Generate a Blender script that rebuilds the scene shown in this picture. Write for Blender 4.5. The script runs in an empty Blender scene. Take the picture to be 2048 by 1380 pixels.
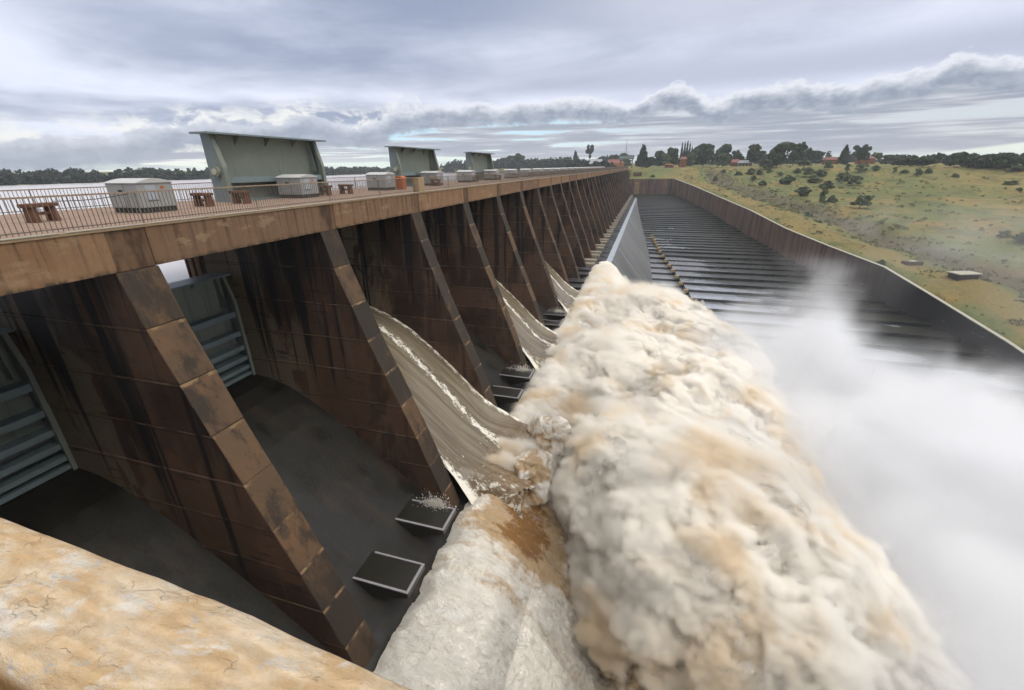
import bpy, bmesh, math, random
import numpy as np
from mathutils import Vector, Matrix
S = bpy.context.scene
COL = S.collection
PI = math.pi
rng = random.Random(7)

# ------------------------------------------------------------------ helpers
def tag(o, label=None, cat=None, group=None, kind=None):
    if label: o['label'] = label
    if cat: o['category'] = cat
    if group: o['group'] = group
    if kind: o['kind'] = kind
    return o

def empty(name, loc=(0, 0, 0), rz=0.0, label=None, cat=None, group=None, kind=None):
    o = bpy.data.objects.new(name, None); COL.objects.link(o)
    o.location = loc; o.rotation_euler = (0, 0, rz); o.empty_display_size = .3
    return tag(o, label, cat, group, kind)

def obj(name, me, mat=None, parent=None, loc=None, smooth=False):
    o = bpy.data.objects.new(name, me); COL.objects.link(o)
    if mat is not None and len(me.materials) == 0: me.materials.append(mat)
    if parent is not None: o.parent = parent
    if loc is not None: o.location = loc
    if smooth: me.polygons.foreach_set('use_smooth', [True] * len(me.polygons))
    return o

class MB:
    """mesh builder collecting verts / faces"""
    def __init__(s): s.v = []; s.f = []
    def box(s, x0, x1, y0, y1, z0, z1):
        n = len(s.v)
        s.v += [(x0, y0, z0), (x1, y0, z0), (x1, y1, z0), (x0, y1, z0), (x0, y0, z1), (x1, y0, z1), (x1, y1, z1), (x0, y1, z1)]
        s.f += [tuple(n + i for i in q) for q in ((0, 3, 2, 1), (4, 5, 6, 7), (0, 1, 5, 4), (1, 2, 6, 5), (2, 3, 7, 6), (3, 0, 4, 7))]
        return s
    def prism(s, poly, y0, y1, axis='y'):
        """poly: list of (a,b) counter-clockwise; extruded along axis"""
        n = len(s.v); m = len(poly)
        for t in (y0, y1):
            for a, b in poly:
                s.v.append((a, t, b) if axis == 'y' else ((t, a, b) if axis == 'x' else (a, b, t)))
        s.f.append(tuple(n + i for i in range(m))); s.f.append(tuple(n + m + i for i in reversed(range(m))))
        for i in range(m):
            j = (i + 1) % m
            s.f.append((n + i, n + m + i, n + m + j, n + j))
        return s
    def cyl(s, p0, p1, r0, r1=None, n=10, caps=True):
        r1 = r0 if r1 is None else r1
        p0 = Vector(p0); p1 = Vector(p1); d = (p1 - p0).normalized()
        a = d.cross(Vector((0, 0, 1)));
        if a.length < 1e-4: a = d.cross(Vector((0, 1, 0)))
        a.normalize(); b = d.cross(a); k = len(s.v)
        for p, r in ((p0, r0), (p1, r1)):
            for i in range(n):
                t = 2 * PI * i / n; q = p + (a * math.cos(t) + b * math.sin(t)) * r; s.v.append(tuple(q))
        for i in range(n):
            j = (i + 1) % n; s.f.append((k + i, k + j, k + n + j, k + n + i))
        if caps: s.f.append(tuple(k + i for i in reversed(range(n)))); s.f.append(tuple(k + n + i for i in range(n)))
        return s
    def mesh(s, name):
        me = bpy.data.meshes.new(name); me.from_pydata(s.v, [], s.f)
        bm = bmesh.new(); bm.from_mesh(me); bmesh.ops.recalc_face_normals(bm, faces=bm.faces); bm.to_mesh(me); bm.free()
        return me
    def build(s, name, mat, parent=None, loc=None, bevel=0.0, smooth=False):
        o = obj(name, s.mesh(name), mat, parent, loc, smooth)
        if bevel:
            m = o.modifiers.new('bevel', 'BEVEL'); m.width = bevel; m.segments = 2; m.limit_method = 'ANGLE'; m.angle_limit = .6
        return o

def grid_mesh(name, X, Y, Z, cols=None):
    """X,Y,Z arrays of shape (n,m)"""
    n, m = X.shape
    v = np.stack([X, Y, Z], -1).reshape(-1, 3)
    i = np.arange(n * m).reshape(n, m)
    f = np.stack([i[:-1, :-1], i[1:, :-1], i[1:, 1:], i[:-1, 1:]], -1).reshape(-1, 4)
    return np_mesh(name, v, f, cols)

def np_mesh(name, v, f, cols=None, smooth=True):
    me = bpy.data.meshes.new(name); k = f.shape[1]
    me.vertices.add(len(v)); me.vertices.foreach_set('co', np.asarray(v, np.float32).ravel())
    me.loops.add(f.size); me.loops.foreach_set('vertex_index', f.astype(np.int32).ravel())
    me.polygons.add(len(f)); me.polygons.foreach_set('loop_start', np.arange(0, f.size, k, dtype=np.int32))
    me.polygons.foreach_set('loop_total', np.full(len(f), k, np.int32))
    me.update(calc_edges=True)
    me.polygons.foreach_set('use_smooth', np.full(len(f), smooth))
    if cols:
        for nm, a in cols.items():
            at = me.attributes.new(nm, 'FLOAT', 'POINT'); at.data.foreach_set('value', np.asarray(a, np.float32).ravel())
    return me

def copy_tree(o, parent=None, **kw):
    c = o.copy(); COL.objects.link(c); c.parent = parent
    for ch in list(o.children): copy_tree(ch, c)
    for k, v in kw.items():
        if v is not None: c[k] = v
    return c

# ------------------------------------------------------------------ numpy noise
def _h(ix, iy, iz, seed):
    h = (ix.astype(np.int64) * 374761393 + iy.astype(np.int64) * 668265263 + iz.astype(np.int64) * 2147483647 % 4294967296 + seed * 974634777) & 0xffffffff
    h = ((h ^ (h >> 13)) * 1274126177) & 0xffffffff
    h = ((h ^ (h >> 16)) * 2246822519) & 0xffffffff
    h = h ^ (h >> 15)
    return (h & 0xffffff) / float(0x1000000)
def vnoise(P, seed=0):
    i = np.floor(P).astype(np.int64); f = P - i; u = f * f * f * (f * (f * 6 - 15) + 10)
    r = 0
    for dx in (0, 1):
        for dy in (0, 1):
            for dz in (0, 1):
                w = (u[:, 0] if dx else 1 - u[:, 0]) * (u[:, 1] if dy else 1 - u[:, 1]) * (u[:, 2] if dz else 1 - u[:, 2])
                r = r + w * _h(i[:, 0] + dx, i[:, 1] + dy, i[:, 2] + dz, seed)
    return r
def fbm(P, seed=0, o=4, g=.5):
    r = 0; a = 1; t = 0
    for k in range(o): r = r + a * vnoise(P * 2 ** k + 17.3 * k, seed + k); t += a; a *= g
    return r / t
def worley(P, seed=0):
    i = np.floor(P).astype(np.int64); best = np.full(len(P), 9.)
    for dx in (-1, 0, 1):
        for dy in (-1, 0, 1):
            for dz in (-1, 0, 1):
                c = i + np.array([dx, dy, dz])
                q = c + np.stack([_h(c[:, 0], c[:, 1], c[:, 2], seed + k) for k in (11, 23, 37)], 1) * .86 + .07
                best = np.minimum(best, ((q - P) ** 2).sum(1))
    return best   # squared distance
def billow(P, seed=0):
    """spherical bumps with creases, 0..1"""
    return np.sqrt(np.clip(1 - worley(P, seed) * 1.15, 0, 1))

# ------------------------------------------------------------------ node helpers
class NT:
    k = .60      # every albedo is taken down by this much so that foam and spray stay the brightest things
    def __init__(s, name, world=None):
        if world: s.m = world; s.m.use_nodes = True
        else: s.m = bpy.data.materials.new(name); s.m.use_nodes = True
        s.t = s.m.node_tree; s.t.nodes.clear()
    def n(s, typ, **kw):
        nd = s.t.nodes.new(typ)
        for k, v in kw.items():
            if k.startswith('i_'):
                key = k[2:]; key = int(key) if key.isdigit() else key.replace('_', ' ')
                s.put(nd.inputs[key], v)
            else: setattr(nd, k, v)
        return nd
    def put(s, sock, v):
        if hasattr(v, 'is_output') or isinstance(v, bpy.types.NodeSocket): s.t.links.new(v, sock)
        elif isinstance(v, bpy.types.Node): s.t.links.new(v.outputs[0], sock)
        else: sock.default_value = v
    def math(s, op, a, b=0.0, c=None, clamp=False):
        nd = s.t.nodes.new('ShaderNodeMath'); nd.operation = op; nd.use_clamp = clamp
        s.put(nd.inputs[0], a); s.put(nd.inputs[1], b)
        if c is not None: s.put(nd.inputs[2], c)
        return nd.outputs[0]
    def mix(s, f, a, b, mode='MIX'):
        nd = s.t.nodes.new('ShaderNodeMix'); nd.data_type = 'RGBA'; nd.blend_type = mode
        s.put(nd.inputs[0], f); s.put(nd.inputs[6], a if not isinstance(a, tuple) else a + (1,)*(4-len(a))); s.put(nd.inputs[7], b if not isinstance(b, tuple) else b + (1,)*(4-len(b)))
        return nd.outputs[2]
    def noise(s, vec, scale=1, detail=4, rough=.55, dist=0.0, lac=2.0):
        nd = s.n('ShaderNodeTexNoise'); s.put(nd.inputs['Vector'], vec)
        nd.inputs['Scale'].default_value = scale; nd.inputs['Detail'].default_value = detail
        nd.inputs['Roughness'].default_value = rough; nd.inputs['Distortion'].default_value = dist; nd.inputs['Lacunarity'].default_value = lac
        return nd.outputs[0]
    def ramp(s, f, lo, hi, a=0.0, b=1.0, smooth=True):
        nd = s.n('ShaderNodeMapRange'); nd.interpolation_type = 'SMOOTHSTEP' if smooth else 'LINEAR'; nd.clamp = True
        s.put(nd.inputs[0], f); s.put(nd.inputs[1], lo); s.put(nd.inputs[2], hi); s.put(nd.inputs[3], a); s.put(nd.inputs[4], b)
        return nd.outputs[0]
    def vec(s, x=0., y=0., z=0.):
        nd = s.n('ShaderNodeCombineXYZ'); s.put(nd.inputs[0], x); s.put(nd.inputs[1], y); s.put(nd.inputs[2], z); return nd.outputs[0]
    def scale(s, v, sc, off=(0, 0, 0)):
        nd = s.n('ShaderNodeMapping'); s.put(nd.inputs[0], v); nd.inputs['Scale'].default_value = sc; nd.inputs['Location'].default_value = off; return nd.outputs[0]
    def pos(s): return s.n('ShaderNodeNewGeometry').outputs['Position']
    def sep(s, v):
        nd = s.n('ShaderNodeSeparateXYZ'); s.put(nd.inputs[0], v); return nd.outputs
    def attr(s, name):
        nd = s.n('ShaderNodeAttribute'); nd.attribute_name = name; return nd.outputs['Fac']
    def rnd(s): return s.n('ShaderNodeObjectInfo').outputs['Random']
    def bump(s, h, strength=.5, dist=.05, normal=None):
        nd = s.n('ShaderNodeBump'); s.put(nd.inputs['Height'], h); nd.inputs['Strength'].default_value = strength; nd.inputs['Distance'].default_value = dist
        if normal is not None: s.put(nd.inputs['Normal'], normal)
        return nd.outputs[0]
    def bsdf(s, col, rough=.8, spec=.3, normal=None, metal=0.0, ior=None, sss=None, **kw):
        if s.k != 1.0:
            k = s.k; col = s.mix(1.0, col, (k, k, k), 'MULTIPLY')
        b = s.n('ShaderNodeBsdfPrincipled'); s.put(b.inputs['Base Color'], col if not isinstance(col, tuple) else col + (1,)*(4-len(col)))
        s.put(b.inputs['Roughness'], rough); s.put(b.inputs['Specular IOR Level'], spec); s.put(b.inputs['Metallic'], metal)
        if normal is not None: s.put(b.inputs['Normal'], normal)
        if ior: b.inputs['IOR'].default_value = ior
        o = s.n('ShaderNodeOutputMaterial'); s.t.links.new(b.outputs[0], o.inputs[0]); s.b = b
        return s.m

# ------------------------------------------------------------------ materials
def m_fascia():
    t = NT('fascia_concrete'); p = t.pos(); x, y, z = t.sep(p)
    r = t.rnd()
    base = t.mix(t.noise(t.scale(p, (.5, .5, .8)), 1.3, 6, .65), (.27, .135, .062), (.46, .29, .165))
    base = t.mix(t.math('MULTIPLY', t.ramp(r, .35, .95), .6), base, (.17, .105, .07))
    st = t.noise(t.scale(p, (3, 3.2, .12)), 1.0, 5, .6)          # vertical streaks
    down = t.ramp(z, -1.5, 0.1, .35, .9)
    stm = t.math('MULTIPLY', t.ramp(st, .46, .68), down)
    c = t.mix(stm, base, (.085, .05, .03))
    st2 = t.noise(t.scale(p, (2, 1.3, .1), (7, 3, 1)), 1.0, 4, .6)
    c = t.mix(t.math('MULTIPLY', t.ramp(st2, .56, .74), .75), c, (.05, .033, .024))
    bl = t.noise(t.scale(p, (1, .55, 1.1), (3, 9, 2)), 1.0, 5, .7)
    c = t.mix(t.math('MULTIPLY', t.ramp(bl, .55, .62), .5), c, (.45, .31, .19))
    # dirty lower edge
    e = t.math('MULTIPLY', t.ramp(z, -1.22, -1.44), t.ramp(t.noise(t.scale(p, (1, 1.4, 1)), 1.5, 5, .7), .42, .58))
    c = t.mix(e, c, (.07, .055, .03))
    n = t.noise(p, 9, 8, .7)
    pits = t.ramp(t.noise(p, 3.5, 3, .8), .72, .76)
    c = t.mix(t.math('MULTIPLY', pits, .7), c, (.06, .04, .03))
    c = t.mix(.25, c, t.mix(n, (.02, .02, .02), (.9, .9, .9)), 'OVERLAY')
    return t.bsdf(c, .85, .25, t.bump(t.math('ADD', n, t.math('MULTIPLY', st, .5)), .5, .03))

def m_pier(nose=False):
    t = NT('pier_nose_concrete' if nose else 'pier_side_concrete'); t.k = .50 if nose else .62; p = t.pos(); x, y, z = t.sep(p)
    r = t.rnd()
    lift = t.math('FLOOR', t.math('DIVIDE', t.math('ADD', z, 34.8), 2.233))
    wn = t.n('ShaderNodeTexWhiteNoise'); wn.noise_dimensions = '3D'
    t.put(wn.inputs[0], t.vec(lift, t.math('MULTIPLY', r, 91.7), 3.3 if nose else 8.1)); w = wn.outputs[0]
    fr = t.math('FRACT', t.math('DIVIDE', t.math('ADD', z, 34.8), 2.233))
    big = t.noise(t.scale(p, (.35, .35, .35)), 1, 6, .65)
    fine = t.noise(p, 6, 8, .72)
    if nose:
        tan = t.mix(t.ramp(w, .3, .9), (.085, .056, .036), (.19, .115, .062))
        tan = t.mix(t.math('MULTIPLY', t.ramp(big, .46, .66), .8), tan, (.27, .145, .066))
        darkm = t.ramp(t.math('ADD', t.noise(t.scale(p, (.9, .9, .35), (5, 5, 5)), 1.3, 7, .72), t.math('MULTIPLY', w, .18)), .52, .68, 1, 0)
        c = t.mix(t.math('MULTIPLY', darkm, .85), tan, (.048, .038, .029))
        c = t.mix(t.math('MULTIPLY', t.ramp(t.math('ADD', w, t.math('MULTIPLY', t.math('SUBTRACT', t.noise(p, .9, 6, .7), .5), 2.2)), .55, .25), .6), c, (.052, .040, .029))
        # splashed lower part is darker
        c = t.mix(t.math('MULTIPLY', t.ramp(t.math('ADD', z, t.math('MULTIPLY', big, 8)), -5, -17), .62), c, (.052, .036, .024))
        # light joint lines
        j = t.ramp(t.math('ABSOLUTE', t.math('SUBTRACT', t.math('ADD', fr, t.math('MULTIPLY', t.math('SUBTRACT', big, .5), .06)), .965)), .015, .05, 1, 0)
        c = t.mix(t.math('MULTIPLY', j, t.ramp(t.noise(p, 1.7, 5), .45, .62)), c, (.40, .26, .13))
        sp = t.ramp(t.noise(p, 16, 3, .6), .66, .72)
        c = t.mix(t.math('MULTIPLY', sp, .5), c, (.20, .17, .14))
        rough = .8
    else:
        red = t.mix(t.ramp(w, .1, .9), (.062, .036, .025), (.125, .072, .046))
        red = t.mix(t.ramp(big, .40, .66), red, (.15, .082, .05))
        # lime / mud wash towards the gates, ending in ragged edges
        wash = t.noise(t.scale(p, (.75, .75, .22), (2, 7, 1)), 1, 6, .6, .6)
        wm = t.math('MULTIPLY', t.ramp(t.math('ADD', wash, t.math('MULTIPLY', x, -.028)), .545, .60), t.ramp(x, -1.6, -4.5))
        lime = t.mix(fine, (.17, .13, .085), (.34, .27, .18))
        c = t.mix(t.math('MULTIPLY', wm, .85), red, lime)
        tone = t.noise(t.scale(p, (.22, .22, .12), (9, 4, 2)), 1, 4, .6, .5)
        c = t.mix(t.math('MULTIPLY', t.ramp(tone, .52, .58), .55), c, (.022, .016, .013))
        wash2 = t.noise(t.scale(p, (1.3, 1.3, .16), (12, 7, 1)), 1, 6, .65, .4)
        c = t.mix(t.math('MULTIPLY', t.ramp(wash2, .54, .64), .45), c, (.16, .115, .085))
        # black vertical weeps, heavy under the deck
        stk = t.noise(t.scale(p, (1.15, 1.15, .045), (4, 2, 1)), 1, 5, .6, .25)
        lim = t.ramp(z, -13, -1.5, .62, .49, smooth=False)
        bm_ = t.ramp(t.math('SUBTRACT', stk, lim), -.03, .05)
        c = t.mix(t.math('MULTIPLY', bm_, .93), c, (.014, .013, .013))
        # water marks
        wl = t.noise(t.scale(p, (.35, .35, 2.6), (1, 1, 1)), 1, 6, .65, .3)
        c = t.mix(t.math('MULTIPLY', t.ramp(wl, .60, .66), .7), c, (.035, .02, .014))
        j = t.ramp(t.math('ABSOLUTE', t.math('SUBTRACT', t.math('ADD', fr, t.math('MULTIPLY', t.math('SUBTRACT', big, .5), .05)), .97)), .006, .022, 1, 0)
        c = t.mix(t.math('MULTIPLY', j, t.ramp(t.noise(p, 1.1, 4), .42, .6)), c, (.22, .135, .085))
        j2 = t.ramp(t.math('ABSOLUTE', t.math('SUBTRACT', fr, .93)), .004, .02, 1, 0)
        c = t.mix(t.math('MULTIPLY', j2, .6), c, (.02, .014, .01))
        rough = t.ramp(big, .3, .7, .55, .85)
    boards = t.noise(t.scale(p, (.4, .4, 9)), 1, 2, .5)
    h = t.math('ADD', t.math('MULTIPLY', fine, .7), t.math('MULTIPLY', boards, .35))
    return t.bsdf(c, rough, .3, t.bump(h, .55, .035))

def m_chute():
    t = NT('chute_concrete'); t.k = .36; p = t.pos(); x, y, z = t.sep(p)
    big = t.noise(t.scale(p, (.25, .5, .25)), 1, 6, .65); fine = t.noise(p, 7, 8, .7)
    c = t.mix(big, (.010, .009, .006), (.038, .031, .020))
    c = t.mix(t.math('MULTIPLY', t.ramp(t.noise(t.scale(p, (.25, .9, .25), (3, 3, 3)), 1, 5, .7), .52, .68), .55), c, (.085, .045, .023))
    fr = t.math('FRACT', t.math('DIVIDE', t.math('ADD', y, .6), 3.6)); fx = t.math('FRACT', t.math('DIVIDE', t.math('ADD', x, .9), 4.4))
    j = t.math('MAXIMUM', t.ramp(fr, 0, .012, 1, 0), t.ramp(fx, 0, .012, 1, 0))
    c = t.mix(t.math('MULTIPLY', j, .7), c, (.01, .01, .01))
    c = t.mix(t.math('MULTIPLY', t.ramp(fine, .66, .7), .35), c, (.16, .14, .12))
    return t.bsdf(c, t.ramp(big, .35, .65, .35, .75), .35, t.bump(fine, .4, .03))

def m_deck():
    t = NT('deck_surface'); p = t.pos(); x, y, z = t.sep(p)
    big = t.noise(t.scale(p, (.9, .25, 1)), 1, 6, .6); fine = t.noise(p, 14, 6, .7)
    c = t.mix(big, (.30, .185, .135), (.50, .37, .27))
    c = t.mix(t.math('MULTIPLY', t.ramp(t.noise(t.scale(p, (2.2, .12, 1)), 1, 5, .6), .5, .66), .6), c, (.30, .12, .08))
    c = t.mix(.3, c, t.mix(fine, (.1, .1, .1), (.9, .9, .9)), 'OVERLAY')
    fy = t.math('FRACT', t.math('DIVIDE', y, 2.71))
    c = t.mix(t.math('MULTIPLY', t.ramp(fy, 0, .02, 1, 0), .6), c, (.1, .06, .04))
    return t.bsdf(c, .8, .3, t.bump(fine, .3, .01))

def m_simple(name, col, rough=.7, spec=.3, metal=0, var=.25, scale=5, dirt=None, bump=.15, dirtlo=.55, dirthi=.7):
    t = NT(name); p = t.pos()
    n = t.noise(p, scale, 6, .65)
    lo = tuple(c * (1 - var) for c in col); hi = tuple(min(1, c * (1 + var)) for c in col)
    c = t.mix(n, lo, hi)
    if dirt:
        d = t.noise(t.scale(p, (scale * .5, scale * .5, scale * .15), (3, 1, 4)), 1, 5, .65)
        c = t.mix(t.math('MULTIPLY', t.ramp(d, dirtlo, dirthi), .7), c, dirt)
    return t.bsdf(c, rough, spec, t.bump(n, bump, .02), metal)

def m_gate():
    t = NT('painted_gate_steel'); p = t.pos(); x, y, z = t.sep(p)
    n = t.noise(t.scale(p, (.5, .5, .5)), 1.5, 6, .6); f = t.noise(p, 9, 6, .7)
    c = t.mix(n, (.20, .235, .205), (.34, .36, .29))
    st = t.noise(t.scale(p, (2, 2.4, .14)), 1, 5, .6)
    c = t.mix(t.math('MULTIPLY', t.ramp(st, .54, .7), .5), c, (.10, .115, .10))
    c = t.mix(t.math('MULTIPLY', t.ramp(f, .68, .75), .6), c, (.10, .07, .045))
    return t.bsdf(c, .5, .4, t.bump(n, .2, .03))

def m_terrace(side=False):
    t = NT('wet_apron_concrete'); p = t.pos(); x, y, z = t.sep(p)
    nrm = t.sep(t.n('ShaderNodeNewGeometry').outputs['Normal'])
    big = t.noise(t.scale(p, (.035, .05, 1), (1.3, .2, 0)), 1, 5, .55, .5)
    wav = t.noise(t.scale(p, (.35, 1.2, 1)), 1, 6, .6)
    c = t.mix(big, (.020, .024, .017), (.06, .062, .045))
    # sky reflection painted pale on near and inner wet treads, algae on the outer
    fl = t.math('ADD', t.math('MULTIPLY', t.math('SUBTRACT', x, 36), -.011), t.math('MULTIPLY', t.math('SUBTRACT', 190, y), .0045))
    sky_sheen = t.ramp(t.math('ADD', fl, t.math('MULTIPLY', t.math('SUBTRACT', big, .5), 1.5)), -.05, .10)
    c = t.mix(sky_sheen, c, (.44, .465, .52))
    foam = t.ramp(t.noise(t.scale(p, (.12, .45, 1), (4, 8, 0)), 1, 4, .55, .8), .69, .73)
    c = t.mix(t.math('MULTIPLY', foam, .6), c, (.42, .42, .38))
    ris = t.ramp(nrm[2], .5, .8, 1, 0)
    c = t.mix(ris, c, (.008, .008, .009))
    rough = t.math('MAXIMUM', t.mix(sky_sheen, (.30, .3, .3), (.10, .1, .1)), t.math('MULTIPLY', ris, .8))
    m = t.bsdf(c, rough, t.ramp(sky_sheen, 0, 1, .45, 1.0), t.bump(wav, .25, .06), ior=1.6)
    return m

def m_streakwall():
    t = NT('spillway_face_concrete'); p = t.pos(); x, y, z = t.sep(p)
    st = t.noise(t.scale(p, (.02, .55, .02)), 1, 7, .7); st2 = t.noise(t.scale(p, (.05, 2.6, .05), (3, 1, 2)), 1, 5, .7)
    c = t.mix(t.ramp(st, .36, .64), (.08, .08, .078), (.35, .35, .345))
    c = t.mix(t.math('MULTIPLY', t.ramp(st2, .46, .62), .85), c, (.055, .06, .055))
    c = t.mix(t.math('MULTIPLY', t.ramp(t.noise(t.scale(p, (.2, .12, .2)), 1, 5), .55, .7), .5), c, (.20, .15, .115))
    fine = t.noise(p, 3, 6, .7)
    return t.bsdf(c, .45, .45, t.bump(t.math('ADD', fine, st2), .4, .05))

def m_wall():
    t = NT('retaining_wall_concrete'); p = t.pos(); x, y, z = t.sep(p)
    big = t.noise(t.scale(p, (.1, .1, .2)), 1, 6, .6); st = t.noise(t.scale(p, (.5, .5, .03)), 1, 6, .65)
    c = t.mix(big, (.15, .095, .07), (.34, .20, .135))
    c = t.mix(t.math('MULTIPLY', t.ramp(st, .45, .62), .75), c, (.045, .040, .038))
    fy = t.math('FRACT', t.math('DIVIDE', y, 9.1))
    c = t.mix(t.math('MULTIPLY', t.ramp(fy, 0, .03, 1, 0), .7), c, (.03, .025, .02))
    # damp black wall at the spray end
    c = t.mix(t.math('MULTIPLY', t.ramp(t.math('ADD', y, t.math('MULTIPLY', st, 60)), 225, 160), .9), c, (.022, .027, .032))
    up = t.attr('edge')
    c = t.mix(t.ramp(t.noise(t.scale(p, (.3, .3, 2)), 1, 4), .68, .72), c, (.34, .25, .2))
    return t.bsdf(c, .75, .3, t.bump(t.noise(p, 2.5, 6, .7), .4, .05))

def m_grass():
    t = NT('hillside_grass'); t.k = .88; p = t.pos(); x, y, z = t.sep(p)
    b = t.noise(t.scale(p, (.012, .010, .02), (2.2, 3.1, 0)), 1, 6, .6, .4)
    m = t.noise(t.scale(p, (.06, .035, .05)), 1, 6, .62, .4)
    f = t.noise(p, .9, 8, .75)
    green = t.mix(f, (.085, .10, .034), (.19, .20, .085))
    ochre = t.mix(f, (.17, .125, .045), (.30, .22, .09))
    c = t.mix(t.ramp(m, .47, .66), green, ochre)
    c = t.mix(t.ramp(b, .56, .66), c, t.mix(f, (.19, .15, .06), (.33, .26, .11)))
    # strip of orange grass along the wall and dull weeds in the drain beyond it
    d = t.math('SUBTRACT', x, t.math('ADD', 38.5, t.math('MULTIPLY', .2, t.math('MAXIMUM', 0, t.math('SUBTRACT', 397, y)))))
    dn = t.math('ADD', d, t.math('MULTIPLY', t.math('SUBTRACT', m, .5), 14))
    c = t.mix(t.math('MULTIPLY', t.math('MULTIPLY', t.ramp(dn, 3, 8), t.ramp(dn, 14, 20, 1, 0)), .75), c, ochre)
    weeds = t.mix(f, (.07, .06, .042), (.16, .135, .095))
    wm = t.math('MULTIPLY', t.math('MULTIPLY', t.ramp(dn, 20, 26), t.ramp(dn, 32, 42, 1, 0)), t.ramp(y, 440, 400))
    c = t.mix(t.math('MULTIPLY', wm, .85), c, weeds)
    # dry outer slope
    dry = t.math('MULTIPLY', t.ramp(x, 150, 230), .55)
    c = t.mix(dry, c, t.mix(f, (.20, .15, .055), (.33, .255, .105)))
    # dark rocky patch
    rp = t.math('MULTIPLY', t.ramp(t.noise(t.scale(p, (.03, .12, .05), (8, 2, 0)), 1, 5, .7), .62, .68), t.ramp(x, 120, 150))
    c = t.mix(t.math('MULTIPLY', rp, .8), c, (.085, .075, .065))
    tuft = t.noise(p, 2.2, 6, .8)
    c = t.mix(.75, c, t.mix(tuft, (.02, .02, .02), (.98, .98, .98)), 'OVERLAY')
    patch = t.noise(t.scale(p, (.11, .07, .1), (3, 5, 1)), 1, 8, .7)
    c = t.mix(t.math('MULTIPLY', t.ramp(patch, .50, .62), .5), c, (.07, .075, .035))
    return t.bsdf(c, .95, .1, t.bump(t.math('ADD', f, tuft), .8, .35))

def m_leaf(name, dark, light):
    t = NT(name); t.k = 1.1; r = t.attr('shade'); p = t.pos()
    o = t.rnd()
    c = t.mix(r, dark, light)
    c = t.mix(t.math('MULTIPLY', o, .35), c, (light[0] * 1.15, light[1] * .9, light[2] * .9))
    return t.bsdf(c, .7, .2)

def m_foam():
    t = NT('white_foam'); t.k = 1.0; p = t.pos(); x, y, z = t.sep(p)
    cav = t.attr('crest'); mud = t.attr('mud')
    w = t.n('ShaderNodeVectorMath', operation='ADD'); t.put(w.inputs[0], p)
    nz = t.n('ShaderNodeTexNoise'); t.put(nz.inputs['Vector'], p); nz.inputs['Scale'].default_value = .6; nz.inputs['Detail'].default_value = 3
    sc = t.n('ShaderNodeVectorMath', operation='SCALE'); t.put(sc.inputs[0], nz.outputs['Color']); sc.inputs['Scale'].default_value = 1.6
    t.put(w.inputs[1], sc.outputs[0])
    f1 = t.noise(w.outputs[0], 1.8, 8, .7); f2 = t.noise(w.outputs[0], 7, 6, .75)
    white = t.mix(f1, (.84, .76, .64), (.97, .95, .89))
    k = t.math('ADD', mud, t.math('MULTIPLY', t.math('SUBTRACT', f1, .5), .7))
    k = t.math('ADD', k, t.math('MULTIPLY', t.math('SUBTRACT', .5, cav), .45))  # hollows between the lumps turn browner than the crests
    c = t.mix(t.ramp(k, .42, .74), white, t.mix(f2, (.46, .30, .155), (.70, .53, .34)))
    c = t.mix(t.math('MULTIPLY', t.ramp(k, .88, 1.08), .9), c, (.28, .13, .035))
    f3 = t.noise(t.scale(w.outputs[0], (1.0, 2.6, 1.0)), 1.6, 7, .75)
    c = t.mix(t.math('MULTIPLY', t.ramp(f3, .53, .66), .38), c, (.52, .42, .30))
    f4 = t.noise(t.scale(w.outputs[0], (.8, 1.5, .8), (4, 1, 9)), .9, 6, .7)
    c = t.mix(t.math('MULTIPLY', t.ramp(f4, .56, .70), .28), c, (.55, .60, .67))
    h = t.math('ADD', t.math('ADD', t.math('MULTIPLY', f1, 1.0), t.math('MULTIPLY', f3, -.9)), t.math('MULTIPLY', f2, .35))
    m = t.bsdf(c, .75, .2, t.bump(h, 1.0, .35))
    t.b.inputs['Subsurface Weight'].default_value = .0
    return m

def m_sheet():
    t = NT('chute_water'); t.k = .85; p = t.pos(); x, y, z = t.sep(p)
    v = t.attr('across'); u = t.attr('along')
    lines = t.noise(t.vec(t.math('MULTIPLY', u, .10), t.math('MULTIPLY', v, 1.7), 0.), 1, 6, .62, .3)
    c = t.mix(t.ramp(lines, .36, .62), (.120, .092, .058), (.215, .178, .125))
    fn = t.noise(t.scale(p, (1.6, 3.4, 1.6)), 1, 7, .75, .5); fn2 = t.noise(p, 5.5, 5, .8, .3)
    fm = t.attr('foam')
    k = t.math('ADD', fm, t.math('ADD', t.math('MULTIPLY', t.math('SUBTRACT', fn, .5), 1.7), t.math('MULTIPLY', t.math('SUBTRACT', fn2, .5), .4)))
    km = t.ramp(k, .50, .72)
    c = t.mix(km, c, (.80, .76, .66))
    amb = t.attr('amber')
    c = t.mix(t.math('MULTIPLY', amb, t.math('SUBTRACT', 1., km)), c, (.25, .14, .06))
    h = t.math('ADD', t.math('MULTIPLY', lines, .22), t.math('MULTIPLY', fn2, t.math('MULTIPLY', km, .9)))
    return t.bsdf(c, t.ramp(km, 0, 1, .16, .8), .6, t.bump(h, .5, .07), ior=1.33)

def m_reservoir():
    t = NT('reservoir_water'); t.k = 1.0; p = t.pos()
    h = t.noise(t.scale(p, (1.2, .5, 1)), 1, 5, .6)
    return t.bsdf((.46, .43, .43), .25, .8, t.bump(h, .03, .05), ior=1.5)

def m_river():
    t = NT('river_water'); t.k = 1.0; p = t.pos()
    n = t.noise(t.scale(p, (.25, .12, 1)), 1, 7, .7, .6)
    c = t.mix(t.ramp(n, .4, .6), (.36, .29, .2), (.82, .8, .76))
    return t.bsdf(c, .5, .4, t.bump(n, .5, .3))

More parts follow.
